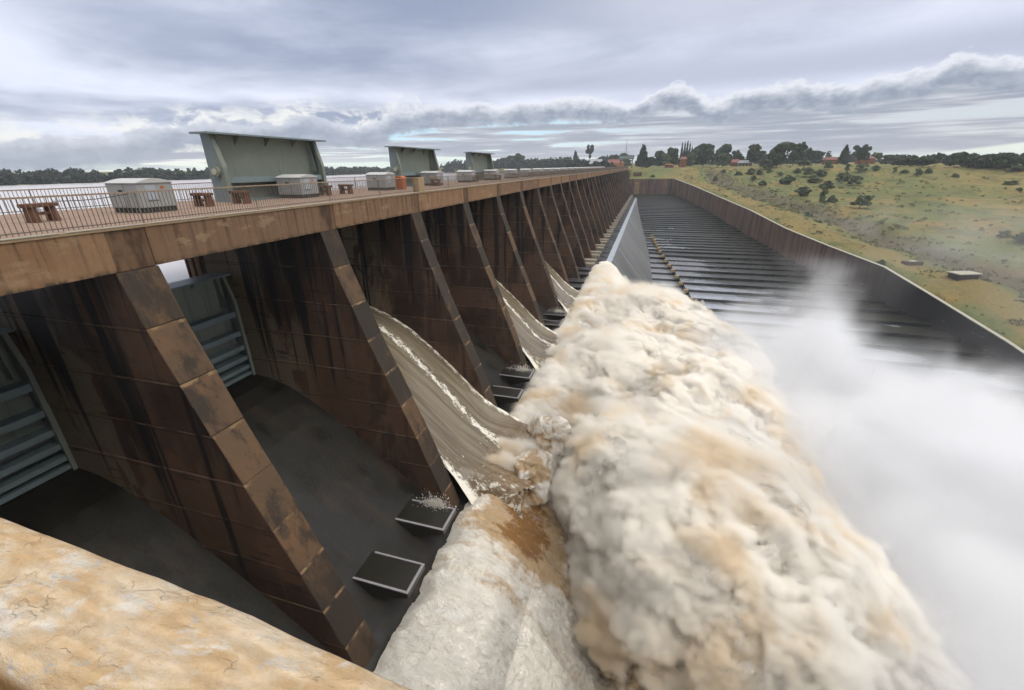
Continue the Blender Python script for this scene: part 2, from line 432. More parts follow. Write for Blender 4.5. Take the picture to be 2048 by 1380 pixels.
def m_parapet():
    t = NT('parapet_render'); p = t.pos(); x, y, z = t.sep(p)
    w = t.noise(t.scale(p, (5, 2.2, 3)), 1, 5, .6, 1.0)
    big = t.noise(t.scale(p, (5, 9, 6), (1, 2, 3)), 1, 8, .7, .3)
    c = t.mix(t.ramp(big, .36, .66), (.84, .58, .32), (1.0, .82, .60))
    pale = t.noise(t.scale(p, (7, 14, 8), (4, 1, 7)), 1, 7, .68, .35)
    c = t.mix(t.math('MULTIPLY', t.ramp(pale, .52, .66), .8), c, (1.0, .95, .86))
    gr = t.ramp(t.noise(t.scale(p, (8, 17, 9), (8, 3, 1)), 1, 7, .7, .3), .58, .66)
    c = t.mix(t.math('MULTIPLY', gr, .7), c, (.62, .62, .60))
    # fine cracks
    cr = t.n('ShaderNodeTexVoronoi'); cr.feature = 'DISTANCE_TO_EDGE'
    dv = t.n('ShaderNodeVectorMath', operation='ADD'); t.put(dv.inputs[0], t.scale(p, (14, 30, 10)));
    nz = t.n('ShaderNodeTexNoise'); t.put(nz.inputs['Vector'], t.scale(p, (9, 16, 9))); nz.inputs['Detail'].default_value = 6; nz.inputs['Scale'].default_value = 1.2
    sc = t.n('ShaderNodeVectorMath', operation='SCALE'); t.put(sc.inputs[0], nz.outputs['Color']); sc.inputs['Scale'].default_value = 3.4
    t.put(dv.inputs[1], sc.outputs[0]); t.put(cr.inputs['Vector'], dv.outputs[0]); cr.inputs['Scale'].default_value = .5
    cm = t.math('MULTIPLY', t.ramp(cr.outputs['Distance'], 0, .035, 1, 0), t.ramp(t.noise(p, 7, 4), .50, .62))
    c = t.mix(t.math('MULTIPLY', cm, .14), c, (.30, .20, .12))
    grit = t.ramp(t.noise(p, 180, 3, .6), .66, .74)
    c = t.mix(t.math('MULTIPLY', grit, .45), c, (.36, .26, .17))
    f = t.noise(p, 60, 8, .7)
    c = t.mix(.22, c, t.mix(f, (0, 0, 0), (1, 1, 1)), 'OVERLAY')
    # rusty-brown stained inner face
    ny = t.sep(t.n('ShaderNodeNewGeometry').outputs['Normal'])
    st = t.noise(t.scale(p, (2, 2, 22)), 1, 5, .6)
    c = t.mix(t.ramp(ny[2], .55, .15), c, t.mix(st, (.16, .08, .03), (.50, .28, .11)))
    h = t.math('ADD', t.math('ADD', t.math('MULTIPLY', pale, .8), t.math('MULTIPLY', f, .25)), t.math('MULTIPLY', cm, -.3))
    h = t.math('ADD', h, t.math('MULTIPLY', t.noise(t.scale(p, (14, 40, 10)), 1, 7, .72, .5), 1.3))
    return t.bsdf(c, .9, .15, t.bump(h, 1.0, .012))

FASCIA = m_fascia(); NOSE = m_pier(True); SIDE = m_pier(False); CHUTE = m_chute(); DECK = m_deck(); GATE = m_gate()
TERR = m_terrace(); FACE = m_streakwall(); WALL = m_wall(); GRASS = m_grass(); FOAM = m_foam(); SHEET = m_sheet()
RES = m_reservoir(); RIV = m_river(); PARA = m_parapet()
RUST = m_simple('weathered_rail', (.40, .29, .20), .6, .4, var=.3, scale=9, dirt=(.16, .08, .04))
PICK = m_simple('picket_paint', (.22, .18, .145), .6, .4, var=.3, scale=9, dirt=(.10, .05, .03))
COPE = m_simple('coping_concrete', (.46, .33, .20), .85, .2, var=.3, scale=3, dirt=(.16, .09, .05))
STRIP = m_simple('pale_strip', (.56, .53, .42), .6, .3, var=.15, scale=4, dirt=(.3, .22, .14))
CABM = m_simple('cabinet_paint', (.44, .45, .44), .5, .4, var=.08, scale=3, dirt=(.28, .26, .23), dirtlo=.6, dirthi=.8)
CABR = m_simple('cabinet_roof', (.66, .66, .65), .5, .4, var=.08, scale=3)
CABD = m_simple('cabinet_door', (.52, .56, .62), .45, .4, var=.06, scale=3)
DARK = m_simple('dark_metal', (.03, .03, .03), .6, .3)
PLINTH = m_simple('plinth_concrete', (.17, .17, .15), .85, .2, dirt=(.07, .06, .05))
DARKP = m_simple('dark_plinth', (.07, .07, .062), .85, .2)
TEALG = m_simple('teal_gate_steel', (.25, .32, .33), .45, .4, var=.15, scale=1.5, dirt=(.12, .13, .11))
CAPM = m_simple('stained_cap', (.22, .13, .075), .85, .2, var=.5, scale=2.2, dirt=(.045, .03, .022), dirtlo=.42, dirthi=.6)
BROWNC = m_simple('brown_pedestal', (.20, .095, .055), .85, .2, var=.35, scale=3, dirt=(.05, .03, .02))
ORANGE = m_simple('orange_plastic', (.62, .16, .03), .45, .4, var=.12, scale=6)
CREAM = m_simple('cream_paint', (.62, .60, .45), .5, .4, var=.1)
WETSLAB = m_simple('wet_slab', (.028, .026, .020), .28, .5, var=.5, scale=1.2)
DRYSLAB = m_simple('dry_slab', (.40, .345, .27), .8, .2, var=.25, scale=1.5, dirt=(.12, .10, .07))
RIM = m_simple('slab_rim', (.38, .36, .38), .6, .3, var=.2, scale=3)
CREST = m_simple('wet_crest', (.50, .56, .62), .3, .6, var=.35, scale=1.5, dirt=(.2, .23, .24))
TANCAP = m_simple('tan_cap', (.46, .33, .17), .8, .2, var=.35, scale=1.2, dirt=(.14, .09, .05))
BARK = m_simple('bark', (.10, .075, .055), .9, .1, var=.4, scale=2)
M_SCRUB = m_leaf('scrub_leaves', (.06, .07, .035), (.17, .17, .085))
M_FAR = m_leaf('far_shore_leaves', (.006, .013, .010), (.022, .036, .022))
M_BROAD = m_leaf('dark_green_leaves', (.014, .026, .014), (.060, .090, .038))
M_OLIVE = m_leaf('olive_leaves', (.040, .060, .028), (.12, .155, .07))
M_CONI = m_leaf('conifer_needles', (.012, .022, .016), (.040, .060, .036))
M_BUSH = m_leaf('bush_leaves', (.045, .066, .032), (.13, .165, .075))

# ------------------------------------------------------------------ camera
Rw = Matrix(((0.95908882, -0.09921315, 0.26515161), (0.28293885, 0.36802554, -0.88572163), (-0.00970733, 0.92450741, 0.38104044)))
cam = bpy.data.cameras.new('camera'); co = bpy.data.objects.new('camera', cam); COL.objects.link(co)
co.matrix_world = Matrix.Translation((18, 0, 1.95)) @ Rw.to_4x4()
cam.sensor_width = 36; cam.lens = 864 / 2048 * 36; cam.clip_start = .02; cam.clip_end = 9000
S.camera = co

# ------------------------------------------------------------------ the dam
NP = 40; P0 = 11.42; DP = 10.87
def py(k): return P0 + DP * (k - 1)      # centre of pier k (k = 0 .. NP-1)
YEND = py(NP - 1) + 1.2
NOSEP = [(0, -1.46), (.55, -3.55), (1.35, -5.78), (2.15, -8.02), (3.05, -10.25), (3.95, -12.48), (4.85, -14.72), (5.62, -16.95), (6.4, -19.18), (7.1, -21.42)]
FLOOR = [(-13.2, -30), (-13.2, -13), (-10.4, -12.0), (-9.2, -11.7), (-7.6, -11.62), (-6.3, -11.78), (-5, -12.2), (-3.7, -12.85), (-2.35, -13.66), (-1.1, -14.55), (.2, -15.5), (1.5, -16.5), (2.73, -17.55), (4.1, -18.7), (5.35, -19.75), (6.5, -20.7), (7.3, -21.2), (8.6, -21.45), (10.2, -21.6), (10.7, -21.85)]
dam = empty('dam', (0, 0, 0), 0, 'long brown concrete gated dam with sloping piers and a flat deck', 'dam')

def pier_mesh(seed):
    r = random.Random(seed); b = bmesh.new(); me = bpy.data.meshes.new('pier')
    me.materials.append(SIDE); me.materials.append(NOSE)
    for i in range(len(NOSEP) - 1):
        (xa, za), (xb, zb) = NOSEP[i], NOSEP[i + 1]
        ins = r.uniform(0, .045); w = .79 - r.uniform(0, .03); xu = -11.3
        n = 5
        vs = []
        for (x, z) in ((xa, za), (xb, zb + .004)):
            vs.append([b.verts.new(q) for q in ((xu, -w, z), (xu, w, z), (x - ins, w, z), (x - ins, -w, z))])
        for j in range(4):
            f = b.faces.new((vs[0][j], vs[0][(j + 1) % 4], vs[1][(j + 1) % 4], vs[1][j]))
            f.material_index = 1 if j == 2 else 0
        b.faces.new(vs[0][::-1]); f = b.faces.new(vs[1])
    bmesh.ops.recalc_face_normals(b, faces=b.faces)
    b.to_mesh(me); b.free()
    return me
pmesh = [pier_mesh(i) for i in range(5)]
for k in range(NP):
    o = obj('pier', pmesh[(k * 3) % 5], None, dam, (0, py(k), 0))
    m = o.modifiers.new('bevel', 'BEVEL'); m.width = .045; m.segments = 2; m.limit_method = 'ANGLE'; m.angle_limit = .9

# chute floor, one ogee surface the length of the dam
v = []; nf = len(FLOOR)
me = MB(); me.prism(FLOOR + [(10.7, -30)], -1.5, YEND)
me.build('chute_floor', CHUTE, dam)
# downstream face below the lip
me = MB(); me.prism([(10.705, -30), (10.705, -21.8), (10.9, -21.9), (11.2, -22.2), (28.5, -43.9), (28.5, -50), (10.705, -50)], -12, YEND + 4)
me.build('spillway_face', FACE, dam)

MB().prism([(9.35, -21.50), (10.74, -21.83), (10.74, -21.70), (9.35, -21.42)], -1.5, YEND).build('crest_strip', CREST, dam)
# deck
dk = MB()
slots = [(py(k) + .9, py(k + 1) - .9) for k in (2, 4, 6)]
ys = [-1.5] + [q for s in slots for q in s] + [YEND]
for i in range(0, len(ys), 2): dk.box(-12.2, -.92, ys[i], ys[i + 1], -.42, .02)
for a, b_ in slots:
    dk.box(-7.55, -.92, a + .003, b_ - .003, -.42, .02); dk.box(-12.2, -9.3, a + .003, b_ - .003, -.42, .02)
dk.build('deck_slab', DECK, dam)
MB().box(-.917, -.5, -1.5, YEND, -.42, -.16).build('gutter', DARK, dam)  # sunken channel, coloured near-black for the shadow lying in it
for k in range(NP - 1):
    y0 = py(k) + .69; y1 = py(k + 1) - .69
    me = MB(); me.box(-.498, 0, y0, y1, -1.44, 0).build('fascia_beam', FASCIA, dam, bevel=.02)
for k in range(NP):
    MB().box(-.498, -.035, py(k) - .683, py(k) + .683, -1.455, 0).build('pier_cap', CAPM, dam, bevel=.03)
MB().box(-.45, .05, -1.5, YEND, .003, .10).build('coping', COPE, dam, bevel=.015)
st = MB(); y = -1.2
while y < YEND - 3:
    st.box(-.10, .075, y, y + 2.55, .104, .128); y += 2.71
st.build('cover_strip', STRIP, dam)

# baffle blocks, two in every bay
def block_part(wet, k, off):
    e = MB(); w = .975
    e.prism([(4.35, -19.02), (4.35, -19.4), (5.7, -20.1), (6.5, -19.85), (7.9, -19.36), (7.9, -19.02)], -w, w)
    o = e.build('baffle_block', WETSLAB if wet else DRYSLAB, dam, (0, py(k) + off, 0), bevel=.03)
    if wet:
        r_ = MB(); r_.box(4.5, 7.905, -w - .004, -w + .12, -19.02, -18.955); r_.box(4.7, 7.76, w - .10, w + .004, -19.02, -18.96); r_.box(7.765, 7.915, -w + .125, w + .004, -19.02, -18.957)
        q = r_.build('rim', RIM, o)
    return o
for k in range(1, NP - 6):
    for off in (3.45, 7.95):
        if k in (2, 4, 6): continue
        block_part(k < 9, k, off)

# ------------------------------------------------------------------ gates
def make_gate():
    g = empty('sluice_gate')
    W = 4.62
    MB().box(-.12, 0, -W, W, -7.5, -.1).build('skin_plate', GATE, g)
    MB().box(-.35, 1.05, -W - .75, W + .75, -.1, 0).build('top_flange', TEALG, g)
    for s in (-1, 1):
        e = MB(); y0, y1 = (W + .0, W + .10) if s > 0 else (-W - .10, -W)
        e.prism([(-.3, -7.5), (.92, -7.5), (.92, -2.0), (.42, -.1), (-.3, -.1)], y0, y1)
        e.build('end_plate', TEALG, g)
        # stiffener flange on the end plate
        e = MB(); yy = s * (W - .45)
        e.prism([(.003, -2.3), (.62, -2.3), (.25, -.1), (.003, -.1)], yy - .02, yy + .02)
        e.build('end_stiffener', GATE, g)
        e = MB(); e.prism([(.93, -7.5), (.96, -7.5), (.96, -2.0), (.46, -.1), (.43, -.1)], s * W - .16, s * W + .16); e.build('end_flange', GATE, g)
        for z in (-2.25, -6.05):
            w_ = MB(); a = s * (W + .1); w_.cyl((.42, a, z), (.42, a + s * .26, z), .33, n=20); ro = w_.build('roller', PLINTH if False else GATE, g)
            w_ = MB(); w_.cyl((.42, a + s * .262, z), (.42, a + s * .31, z), .19, n=16); w_.build('hub', CREAM, ro)
    for z, h in ((-2.6, .34), (-4.0, .30), (-5.05, .28), (-5.85, .25), (-6.55, .22), (-7.05, .2)):
        e = MB(); e.box(.003, .74, -W + .004, W - .004, z - .03, z); e.box(.743, .78, -W + .004, W - .004, z - h, z + .03)
        e.build('girder', TEALG, g)
    for yy in (-2.6, 0, 2.6):
        MB().prism([(.003, -.1), (.55, -.1), (.003, -.65)], yy - .02, yy + .02).build('gusset', GATE, g)
    return g
gate0 = make_gate()
GX = -8.62; used = False
lab_up = {2: ('raised grey green sluice gate standing highest above the deck, nearest of the three', 'nearest'), 4: ('raised grey green sluice gate in the middle of the three above the deck', 'm'), 6: ('smallest raised grey green sluice gate, farthest of the three above the deck', 'f')}
for k in (0, 1, 2, 4, 6):
    g = gate0 if not used else copy_tree(gate0); used = True
    yc = (py(k) + py(k + 1)) / 2
    up = k in lab_up
    g.location = (GX, yc, 4.1 if up else -4.3)
    if up: g['label'] = lab_up[k][0]; g['group'] = 'raised sluice gates above the deck'
    else:
        g['label'] = 'closed steel sluice gate with horizontal girders in the dark bay above the parapet' if k == 0 else 'closed steel sluice gate with white water showing over its top edge'
        g['group'] = 'closed sluice gates between the piers'
    g['category'] = 'sluice gate'
# remaining closed gates, hardly seen behind their piers: skin only
for k in [3, 5] + list(range(7, 26)):
    yc = (py(k) + py(k + 1)) / 2
    o = MB().box(-.12, 0, -4.62, 4.62, -7.5, 0).build('sluice_gate', GATE, None, (GX, yc, -4.3))
    tag(o, 'closed sluice gate hidden deep between far piers', 'sluice gate', 'closed gates of the far bays')
# guide pipes seen over gate two
gp = empty('guide_pipes', (-9.6, py(2) - 1.25, -6), 0, 'rusty vertical guide pipes on the pier beside the white gap', 'pipes')
for dx in (-.9, -.35, .25): MB().cyl((dx, 0, -2), (dx, 0, 5.5), .09, n=10).build('pipe', BROWNC, gp)

# ------------------------------------------------------------------ railings
def railing(x, y0, y1, zb, zt, pk, label, post=5.42, rad=.028):
    r_ = empty('railing', (x, y0, zb), 0, label, 'railing')
    L = y1 - y0
    e = MB(); e.box(-.035, .035, 0, L, zt - zb - .055, zt - zb); e.build('top_rail', RUST, r_)
    e = MB(); e.box(-.02, .02, 0, L, .10, .135); e.build('bottom_rail', PICK, r_)
    e = MB(); n = int(L / pk)
    for i in range(n):
        yy = (i + .5) * pk; e.box(-.0095, .0095, yy - .0095, yy + .0095, .03, zt - zb - .06)
    o = e.build('pickets', PICK, r_); o['kind'] = 'stuff'
    e = MB(); n = int(L / post)
    for i in range(n + 1):
        yy = min(L - .05, max(.05, i * post)); e.box(-.018, .018, yy - .018, yy + .018, -.05, zt - zb - .058)
    o = e.build('posts', PICK, r_); o['kind'] = 'stuff'
    return r_
railing(-.3, 1.5, 33.9, .105, 1.25, .142, 'brown picket railing along the near deck edge above the bay')
MB_ = MB(); MB_.box(-.55, .02, 33.95, 35.0, .105, 1.22)
o = MB_.build('end_post', COPE, None, None, bevel=.03); tag(o, 'square tan railing post beside the orange bin', 'post')
railing(-.3, 35.1, YEND, .105, 1.25, .142, 'long brown railing running on from the square post into the distance')
railing(-11.9, -1.0, YEND, .02, 1.15, .16, 'thin railing along the reservoir side of the deck')

# ------------------------------------------------------------------ deck furniture
def make_cabinet():
    c = empty('control_cabinet')
    X0, X1, Y0, Y1 = -2.05, 0, -.88, .88
    MB().box(X0 + .06, X1 - .05, Y0 + .05, Y1 - .05, .022, .27).build('plinth', DARKP, c, bevel=.01)
    MB().box(X0, X1, Y0, Y1, .272, 1.40).build('body', CABM, c, bevel=.015)
    n = 8; poly = []
    for i in range(n + 1):
        t = i / n; poly.append((Y0 - .05 + (Y1 - Y0 + .1) * t, 1.402 + .20 * math.sin(PI * t) + .012))
    poly = [(Y0 - .05, 1.402)] + poly + [(Y1 + .05, 1.402)]
    MB().prism(poly, X0 - .06, X1 + .06, axis='x').build('roof', CABR, c)
    MB().box(.002, .022, -.52, -.02, .62, 1.30).build('door', CABD, c, bevel=.006)
    MB().box(.002, .016, -.54, 0.0, .57, .59).build('sill', DARK, c)
    MB().box(-1.3, -1.0, Y0 - .014, Y0 - .002, 1.0, 1.1).build('vent', DARK, c)
    MB().box(-.9, -.87, Y0 - .008, Y0 - .002, .28, 1.39).build('seam', PLINTH, c)
    MB().box(.002, .012, .25, .42, 1.12, 1.24).build('warning_plate', ORANGE, c)
    return c
cab0 = make_cabinet(); used = False
names = ['grey steel cabinet with arched roof nearest the camera on the deck', 'grey cabinet with arched roof just in front of the nearest raised gate', 'grey cabinet on the deck left of the orange bin', 'grey cabinet in front of the middle raised gate, right of the orange bin', 'grey cabinet between the middle and the farthest raised gates', 'grey cabinet in front of the farthest raised gate', 'first grey cabinet beyond the farthest raised gate', 'second grey cabinet beyond the farthest raised gate', 'third grey cabinet beyond the farthest raised gate']
for k in range(1, 24):
    c = cab0 if not used else copy_tree(cab0); used = True
    c.location = (-5.45, (py(k) + py(k + 1)) / 2 + .1 * math.sin(k * 5) + .1, 0)
    c['category'] = 'cabinet'; c['group'] = 'grey cabinets along the deck' if k < 10 else 'small far cabinets in a row along the deck'
    c['label'] = names[k - 1] if k <= 9 else 'small far grey cabinet in the close row towards the end of the dam'
def make_ped():
    c = empty('pedestal')
    for s in (-1, 1):
        MB().prism([(-.22, .022), (.24, .022), (.17, .60), (-.17, .60)], s * .40 - .11, s * .40 + .11).build('leg', BROWNC, c, bevel=.02)
    MB().box(-.27, .27, -.58, .58, .602, .76).build('top_slab', BROWNC, c, bevel=.03)
    MB().box(-.10, .10, -.29, .29, .30, .42).build('crossbeam', BROWNC, c)
    return c
ped0 = make_ped(); used = False
pl = [(-6.1, 12.4, 'brown concrete pedestal standing alone left of the nearest cabinet'), (-6.4, 20.0, 'brown pedestal at the left foot of the nearest raised gate'), (-6.0, 22.2, 'brown pedestal in front of the nearest raised gate'), (-6.3, 30.3, 'brown pedestal just right of the second cabinet'), (-6.0, 32.6, 'brown pedestal between the second cabinet and the orange bin, right of its neighbour'),
      (-5.2, 47.9, 'brown pedestal right of the cabinet by the middle raised gate'), (-5.2, 60.2, 'brown pedestal left of the cabinet by the farthest raised gate'), (-5.2, 70.5, 'brown pedestal right of the cabinet at the farthest raised gate')]
for x, y, l in pl:
    c = ped0 if not used else copy_tree(ped0); used = True
    c.location = (x, y, 0); c.rotation_euler = (0, 0, PI / 2 if y > 14 else .25); c['label'] = l; c['category'] = 'pedestal'; c['group'] = 'brown pedestals on the deck'
for y in (81.5, 92.3, 103.2, 114.0, 124.8):
    c = copy_tree(ped0); c.location = (-5.2, y, 0); c.rotation_euler = (0, 0, PI / 2); c['category'] = 'pedestal'; c['group'] = 'small far pedestals on the deck'; c['label'] = 'small far brown pedestal between two cabinets of the row'
# orange bin
bn = empty('bin', (-5.2, 40.2, .02), 0, 'orange plastic bin with a domed lid on the deck', 'bin')
bd = MB(); bd.v = []; 
bd.prism([(-.36, 0), (.36, 0), (.40, 1.0), (-.40, 1.0)], -.34, .34).build('body', ORANGE, bn, bevel=.03)
MB().prism([(-.44, 1.0), (.44, 1.0), (.40, 1.12), (.2, 1.22), (-.2, 1.22), (-.40, 1.12)], -.40, .40).build('lid', ORANGE, bn, bevel=.03)
# hose / cable sagging between pedestal and cabinet
def tube(name, pts, r, mat, parent=None):
    e = MB()
    for a, b_ in zip(pts[:-1], pts[1:]): e.cyl(a, b_, r, n=6)
    return e.build(name, mat, parent)
cb = tube('cable', [(-6.1 + (i / 12) * .1, 12.9 + i / 12 * 3.0, .80 + .14 * (i / 12) - .09 * math.sin(PI * i / 12)) for i in range(13)], .018, DARK)
tag(cb, 'black cable hanging from the lone pedestal to the nearest cabinet', 'cable')

# ------------------------------------------------------------------ parapet in the foreground
pw = empty('parapet_wall', (17, .4, 1), 0, 'ochre mottled parapet wall across the bottom left corner', 'parapet wall')
nx, nyy = 260, 34
xs = np.linspace(8, 24, nx); 
prof = [(-.30, -1.2), (-.29, -.5), (-.275, -.06), (-.262, -.02), (-.24, -.003), (-.19, 0), (-.13, .002), (-.07, .002), (-.035, -.002), (-.014, -.012), (-.004, -.03), (0, -.06), (0, -.3), (.0, -.8)]
far = np.interp(xs, [8, 16.2, 17.04, 17.7, 24], [.60, .54, .51, .462, .20])
V = np.array([[(x, f + a, 1.0 + z) for (a, z) in prof] for x, f in zip(xs, far)])
Xg, Yg, Zg = V[..., 0], V[..., 1], V[..., 2]
nz_ = fbm(np.stack([Xg.ravel() * 9, Yg.ravel() * 14, Zg.ravel() * 9], 1), 5, 4).reshape(Xg.shape)
Zg = Zg + (nz_ - .5) * .012 * (np.abs(Zg - 1) < .05)
Yg = Yg + (nz_ - .5) * .006
w = Xg
o = obj('coping', grid_mesh('coping', Xg - 17, Yg - .4, Zg - 1), PARA, pw, None, True)
MB().box(-9, 7, -.28, -.02, -24, -.82).build('wall', FASCIA, pw)
# wing wall / platform under the photographer
ww = MB().box(8, 24, -9, .1, -40, -.25).build('platform', COPE); tag(ww, 'concrete wing wall platform behind the ochre parapet', 'platform')

# ------------------------------------------------------------------ terraced apron
def xface(z): return 10.9 + .8 * (-21.9 - z)
def xwall(y): return 38.5 + .2 * max(0, 397 - y)
tz_y = [60, 110, 150, 200, 221, 241, 271, 292, 330, 400, 410]
tz_z = [-41.5, -39.6, -37.5, -35.8, -33.6, -31.7, -28.8, -26.6, -23.6, -20.0, -20.0]
def tz(y): return float(np.interp(y, tz_y, tz_z))
ap = empty('stepped_apron', (30, 100, -38), 0, 'wet terraced apron of long dark steps between dam and retaining wall', 'apron')
inv = (-30, -100, 38)
y = 88.0; steps = []
while y < 396:
    L = 8.6 if y < 203 else 5.2
    steps.append((y, min(y + L, 399))); y += L
for (a, b_) in steps:
    za = tz((a + b_) / 2); 
    raised = a < 240
    zt = za + (.25 if a < 203 else 0)
    xl = max(xface(zt) - 1.0, 9)
    e = MB()
    if raised:
        xc = 22.4 + (240 - a) * .118
        h = min(1.5, .3 + (240 - a) * .018)
        zr = zt + h
        bk = .42 if a < 203 else .05
        e.prism([(a, -46), (a, zr - h), (b_ - .002, zr - h - bk), (b_ - .002, -46)], xl + .0, xc, axis='x')
        xr = max(xwall(a), xwall(b_)) + .6
        e.prism([(a, -46), (a, zr), (b_ - .002, zr - bk), (b_ - .002, -46)], xc + .002, xr, axis='x')
    else:
        xr = max(xwall(a), xwall(b_)) + .6
        e.prism([(a, -46), (a, zt), (b_ - .002, zt), (b_ - .002, -46)], xl, xr, axis='x')
    e.v = [(q[0] + inv[0], q[1] + inv[1], q[2] + inv[2]) for q in e.v]
    st_ = e.build('step', TERR, ap)
    if raised and a > 120:
        c = MB().box(xc - .7 + inv[0], xc + .75 + inv[0], a - 1.1 + inv[1], a - .02 + inv[1], zr - .9 + inv[2], zr + .12 + inv[2]).build('end_cap', TANCAP, st_, bevel=.04)
# retaining wall on the right
wt = [(397.5, -8.4), (343, -11.9), (293, -15.9), (249, -19.3), (212, -23.3), (180, -25.3), (153, -26.6), (136, -29.6), (112.5, -34.0), (104, -36)]
def wallstrip(name, pts, mat, th, zbot, parent, top=0.0, bat=.06):
    """pts: (x,y,ztop); body between ztop and zbot, thickness th to the outer side"""
    v = []; f = []
    for i, (x, y, z) in enumerate(pts):
        if i == 0: d = Vector(pts[1][:2]) - Vector((x, y))
        elif i == len(pts) - 1: d = Vector((x, y)) - Vector(pts[-2][:2])
        else: d = Vector(pts[i + 1][:2]) - Vector(pts[i - 1][:2])
        d.normalize(); nrm = Vector((-d.y, d.x))
        bx = -nrm * bat * (z - zbot)
        v += [(x, y, z), (x + nrm.x * th, y + nrm.y * th, z), (x + nrm.x * th, y + nrm.y * th, zbot), (x + bx.x, y + bx.y, zbot)]
    for i in range(len(pts) - 1):
        a = i * 4; b_ = a + 4
        for j in range(4): f.append((a + j, a + (j + 1) % 4, b_ + (j + 1) % 4, b_ + j))
    f += [(0, 1, 2, 3), tuple(len(v) - 4 + j for j in (3, 2, 1, 0))]
    e = MB(); e.v = v; e.f = f
    return e.build(name, mat, parent)
rw = empty('retaining_wall', (0, 0, 0), 0, 'long curving retaining wall with pale coping below the grass slope', 'retaining wall')
pts = [(xwall(y), y, z) for y, z in wt]
# smooth sub-division of the top line
pts2 = []
for a, b_ in zip(pts[:-1], pts[1:]):
    for i in range(4):
        t = i / 4; pts2.append(tuple(a[j] + (b_[j] - a[j]) * t for j in range(3)))
pts2.append(pts[-1])
pts2.append((xwall(104) + 14, 103, -36.2)); pts2.append((xwall(104) + 60, 102.5, -36.6))
wallstrip('wall', pts2, WALL, .75, -48, rw, bat=0.0)
wallstrip('coping', [(x - .05, y, z + .16) for x, y, z in pts2], STRIP, .85, 0, rw) if False else None
v = []; cp = MB()
for i, (x, y, z) in enumerate(pts2):
    j = min(i + 1, len(pts2) - 1); k = max(i - 1, 0)
    d = Vector(pts2[j][:2]) - Vector(pts2[k][:2]); d.normalize(); n_ = Vector((-d.y, d.x))
    w0, w1 = -.08, .83
    cp.v += [(x + n_.x * w0, y + n_.y * w0, z + .003), (x + n_.x * w1, y + n_.y * w1, z + .003), (x + n_.x * w1, y + n_.y * w1, z + .17), (x + n_.x * w0, y + n_.y * w0, z + .17)]
for i in range(len(pts2) - 1):
    a = i * 4; b_ = a + 4
    for j in range(4): cp.f.append((a + j, a + (j + 1) % 4, b_ + (j + 1) % 4, b_ + j))
cp.build('coping', STRIP, rw)
# end wall closing the apron
ew = empty('end_wall', (20, 399, -10), 0, 'dark stained end wall across the far end of the apron', 'wall')
MB().box(-19, 18.5, 0, .9, -36, 1.6).build('wall', WALL, ew)
MB().box(-19, 18.45, -.08, .98, 1.603, 1.8).build('coping', WALL, ew)
# stepped fish-ladder like block beside the last piers
e = MB()
for i in range(6): e.box(7.4, 11.0, 392.5 - i * .2, 396, -20 + i * 1.5 + .002, -20 + (i + 1) * 1.5)
o = e.build('stair_block', TANCAP); tag(o, 'tan stepped concrete block at the far corner of the dam', 'steps')
# small abutment box
o = MB().box(4.6, 12, 410, 416, -6, -3.2).build('abutment_box', WALL); tag(o, 'small grey concrete box on the grass at the dam end', 'concrete box')

# ------------------------------------------------------------------ terrain
def terr(X,Y):
    X=np.asarray(X,float);Y=np.asarray(Y,float)
    xw=np.where(Y>397,38.5,38.5+.2*(397-Y))
    d=np.maximum(0,X-xw)
    s=Y+.45*d
    z=np.interp(s,[0,60,112,136,153,180,212,249,293,343,397,418,434,450,500,600,800,1500],[-41.5,-38.5,-34.6,-30.3,-27.2,-26.1,-24,-20,-16.6,-12.6,-9.1,-5,-1.6,-.6,.2,1,3,9])
    z=z-np.where((s<430),2.2,0)*np.exp(-((d-27)/9)**2)
    # far ridge on the right stays low
    z=np.where(d>230,z-(d-230)*.012,z)
    # reservoir basin, shoreline left of the dam
    sx=np.interp(Y,[-400,430,640,800,2000],[-318,-318,-300,-300,-300])
    lake=(X<-13)&(X>sx)&(Y<np.interp(X,[-330,-262,-200,-100,-13],[640,610,565,520,446]))
    far=np.clip((sx-X)/60,0,1)
    leftland=-4.6+far*1.6+np.clip((sx-X-60)/400,0,1)*3.5
    z=np.where(X<=sx,leftland,z)
    z=np.where(lake,-9,z)
    z=np.where((X<-13)&(Y<430)&(X>sx),-9,z)
    return z

gx = np.unique(np.concatenate([np.linspace(-1500, -340, 40), np.linspace(-340, -13.2, 70), np.linspace(-13, 300, 190), np.linspace(300, 2200, 60)]))
gy = np.unique(np.concatenate([np.linspace(60, 470, 260), np.linspace(470, 900, 110), np.linspace(900, 3500, 50)]))
GX_, GY_ = np.meshgrid(gx, gy, indexing='ij')
Z = terr(GX_, GY_)
nn = fbm(np.stack([GX_.ravel() * .05, GY_.ravel() * .05, 0 * GX_.ravel()], 1), 3, 5).reshape(GX_.shape) - .5
n2 = fbm(np.stack([GX_.ravel() * .3, GY_.ravel() * .3, 0 * GX_.ravel()], 1), 9, 3).reshape(GX_.shape) - .5
xw_ = np.where(GY_ > 397, 38.5, 38.5 + .2 * (397 - GY_)); dd = GX_ - xw_
amp = np.clip((dd - 1) / 12, 0, 1)
Z = Z + (nn * 3.0 + n2 * .5) * amp * (GX_ > 0)
inside = (dd < .6) & (GY_ < 399.7) & (GX_ > -13.2)
Z = np.where(inside, -50, Z)
Z = np.where((GX_ > -13.5) & (GX_ < 1.5) & (GY_ < 436), -50, Z)
Z = np.where((dd >= .5) & (dd < 3), Z - .25, Z)
o = obj('hillside', grid_mesh('hillside', GX_, GY_, Z), GRASS); tag(o, None, None, None, 'structure')
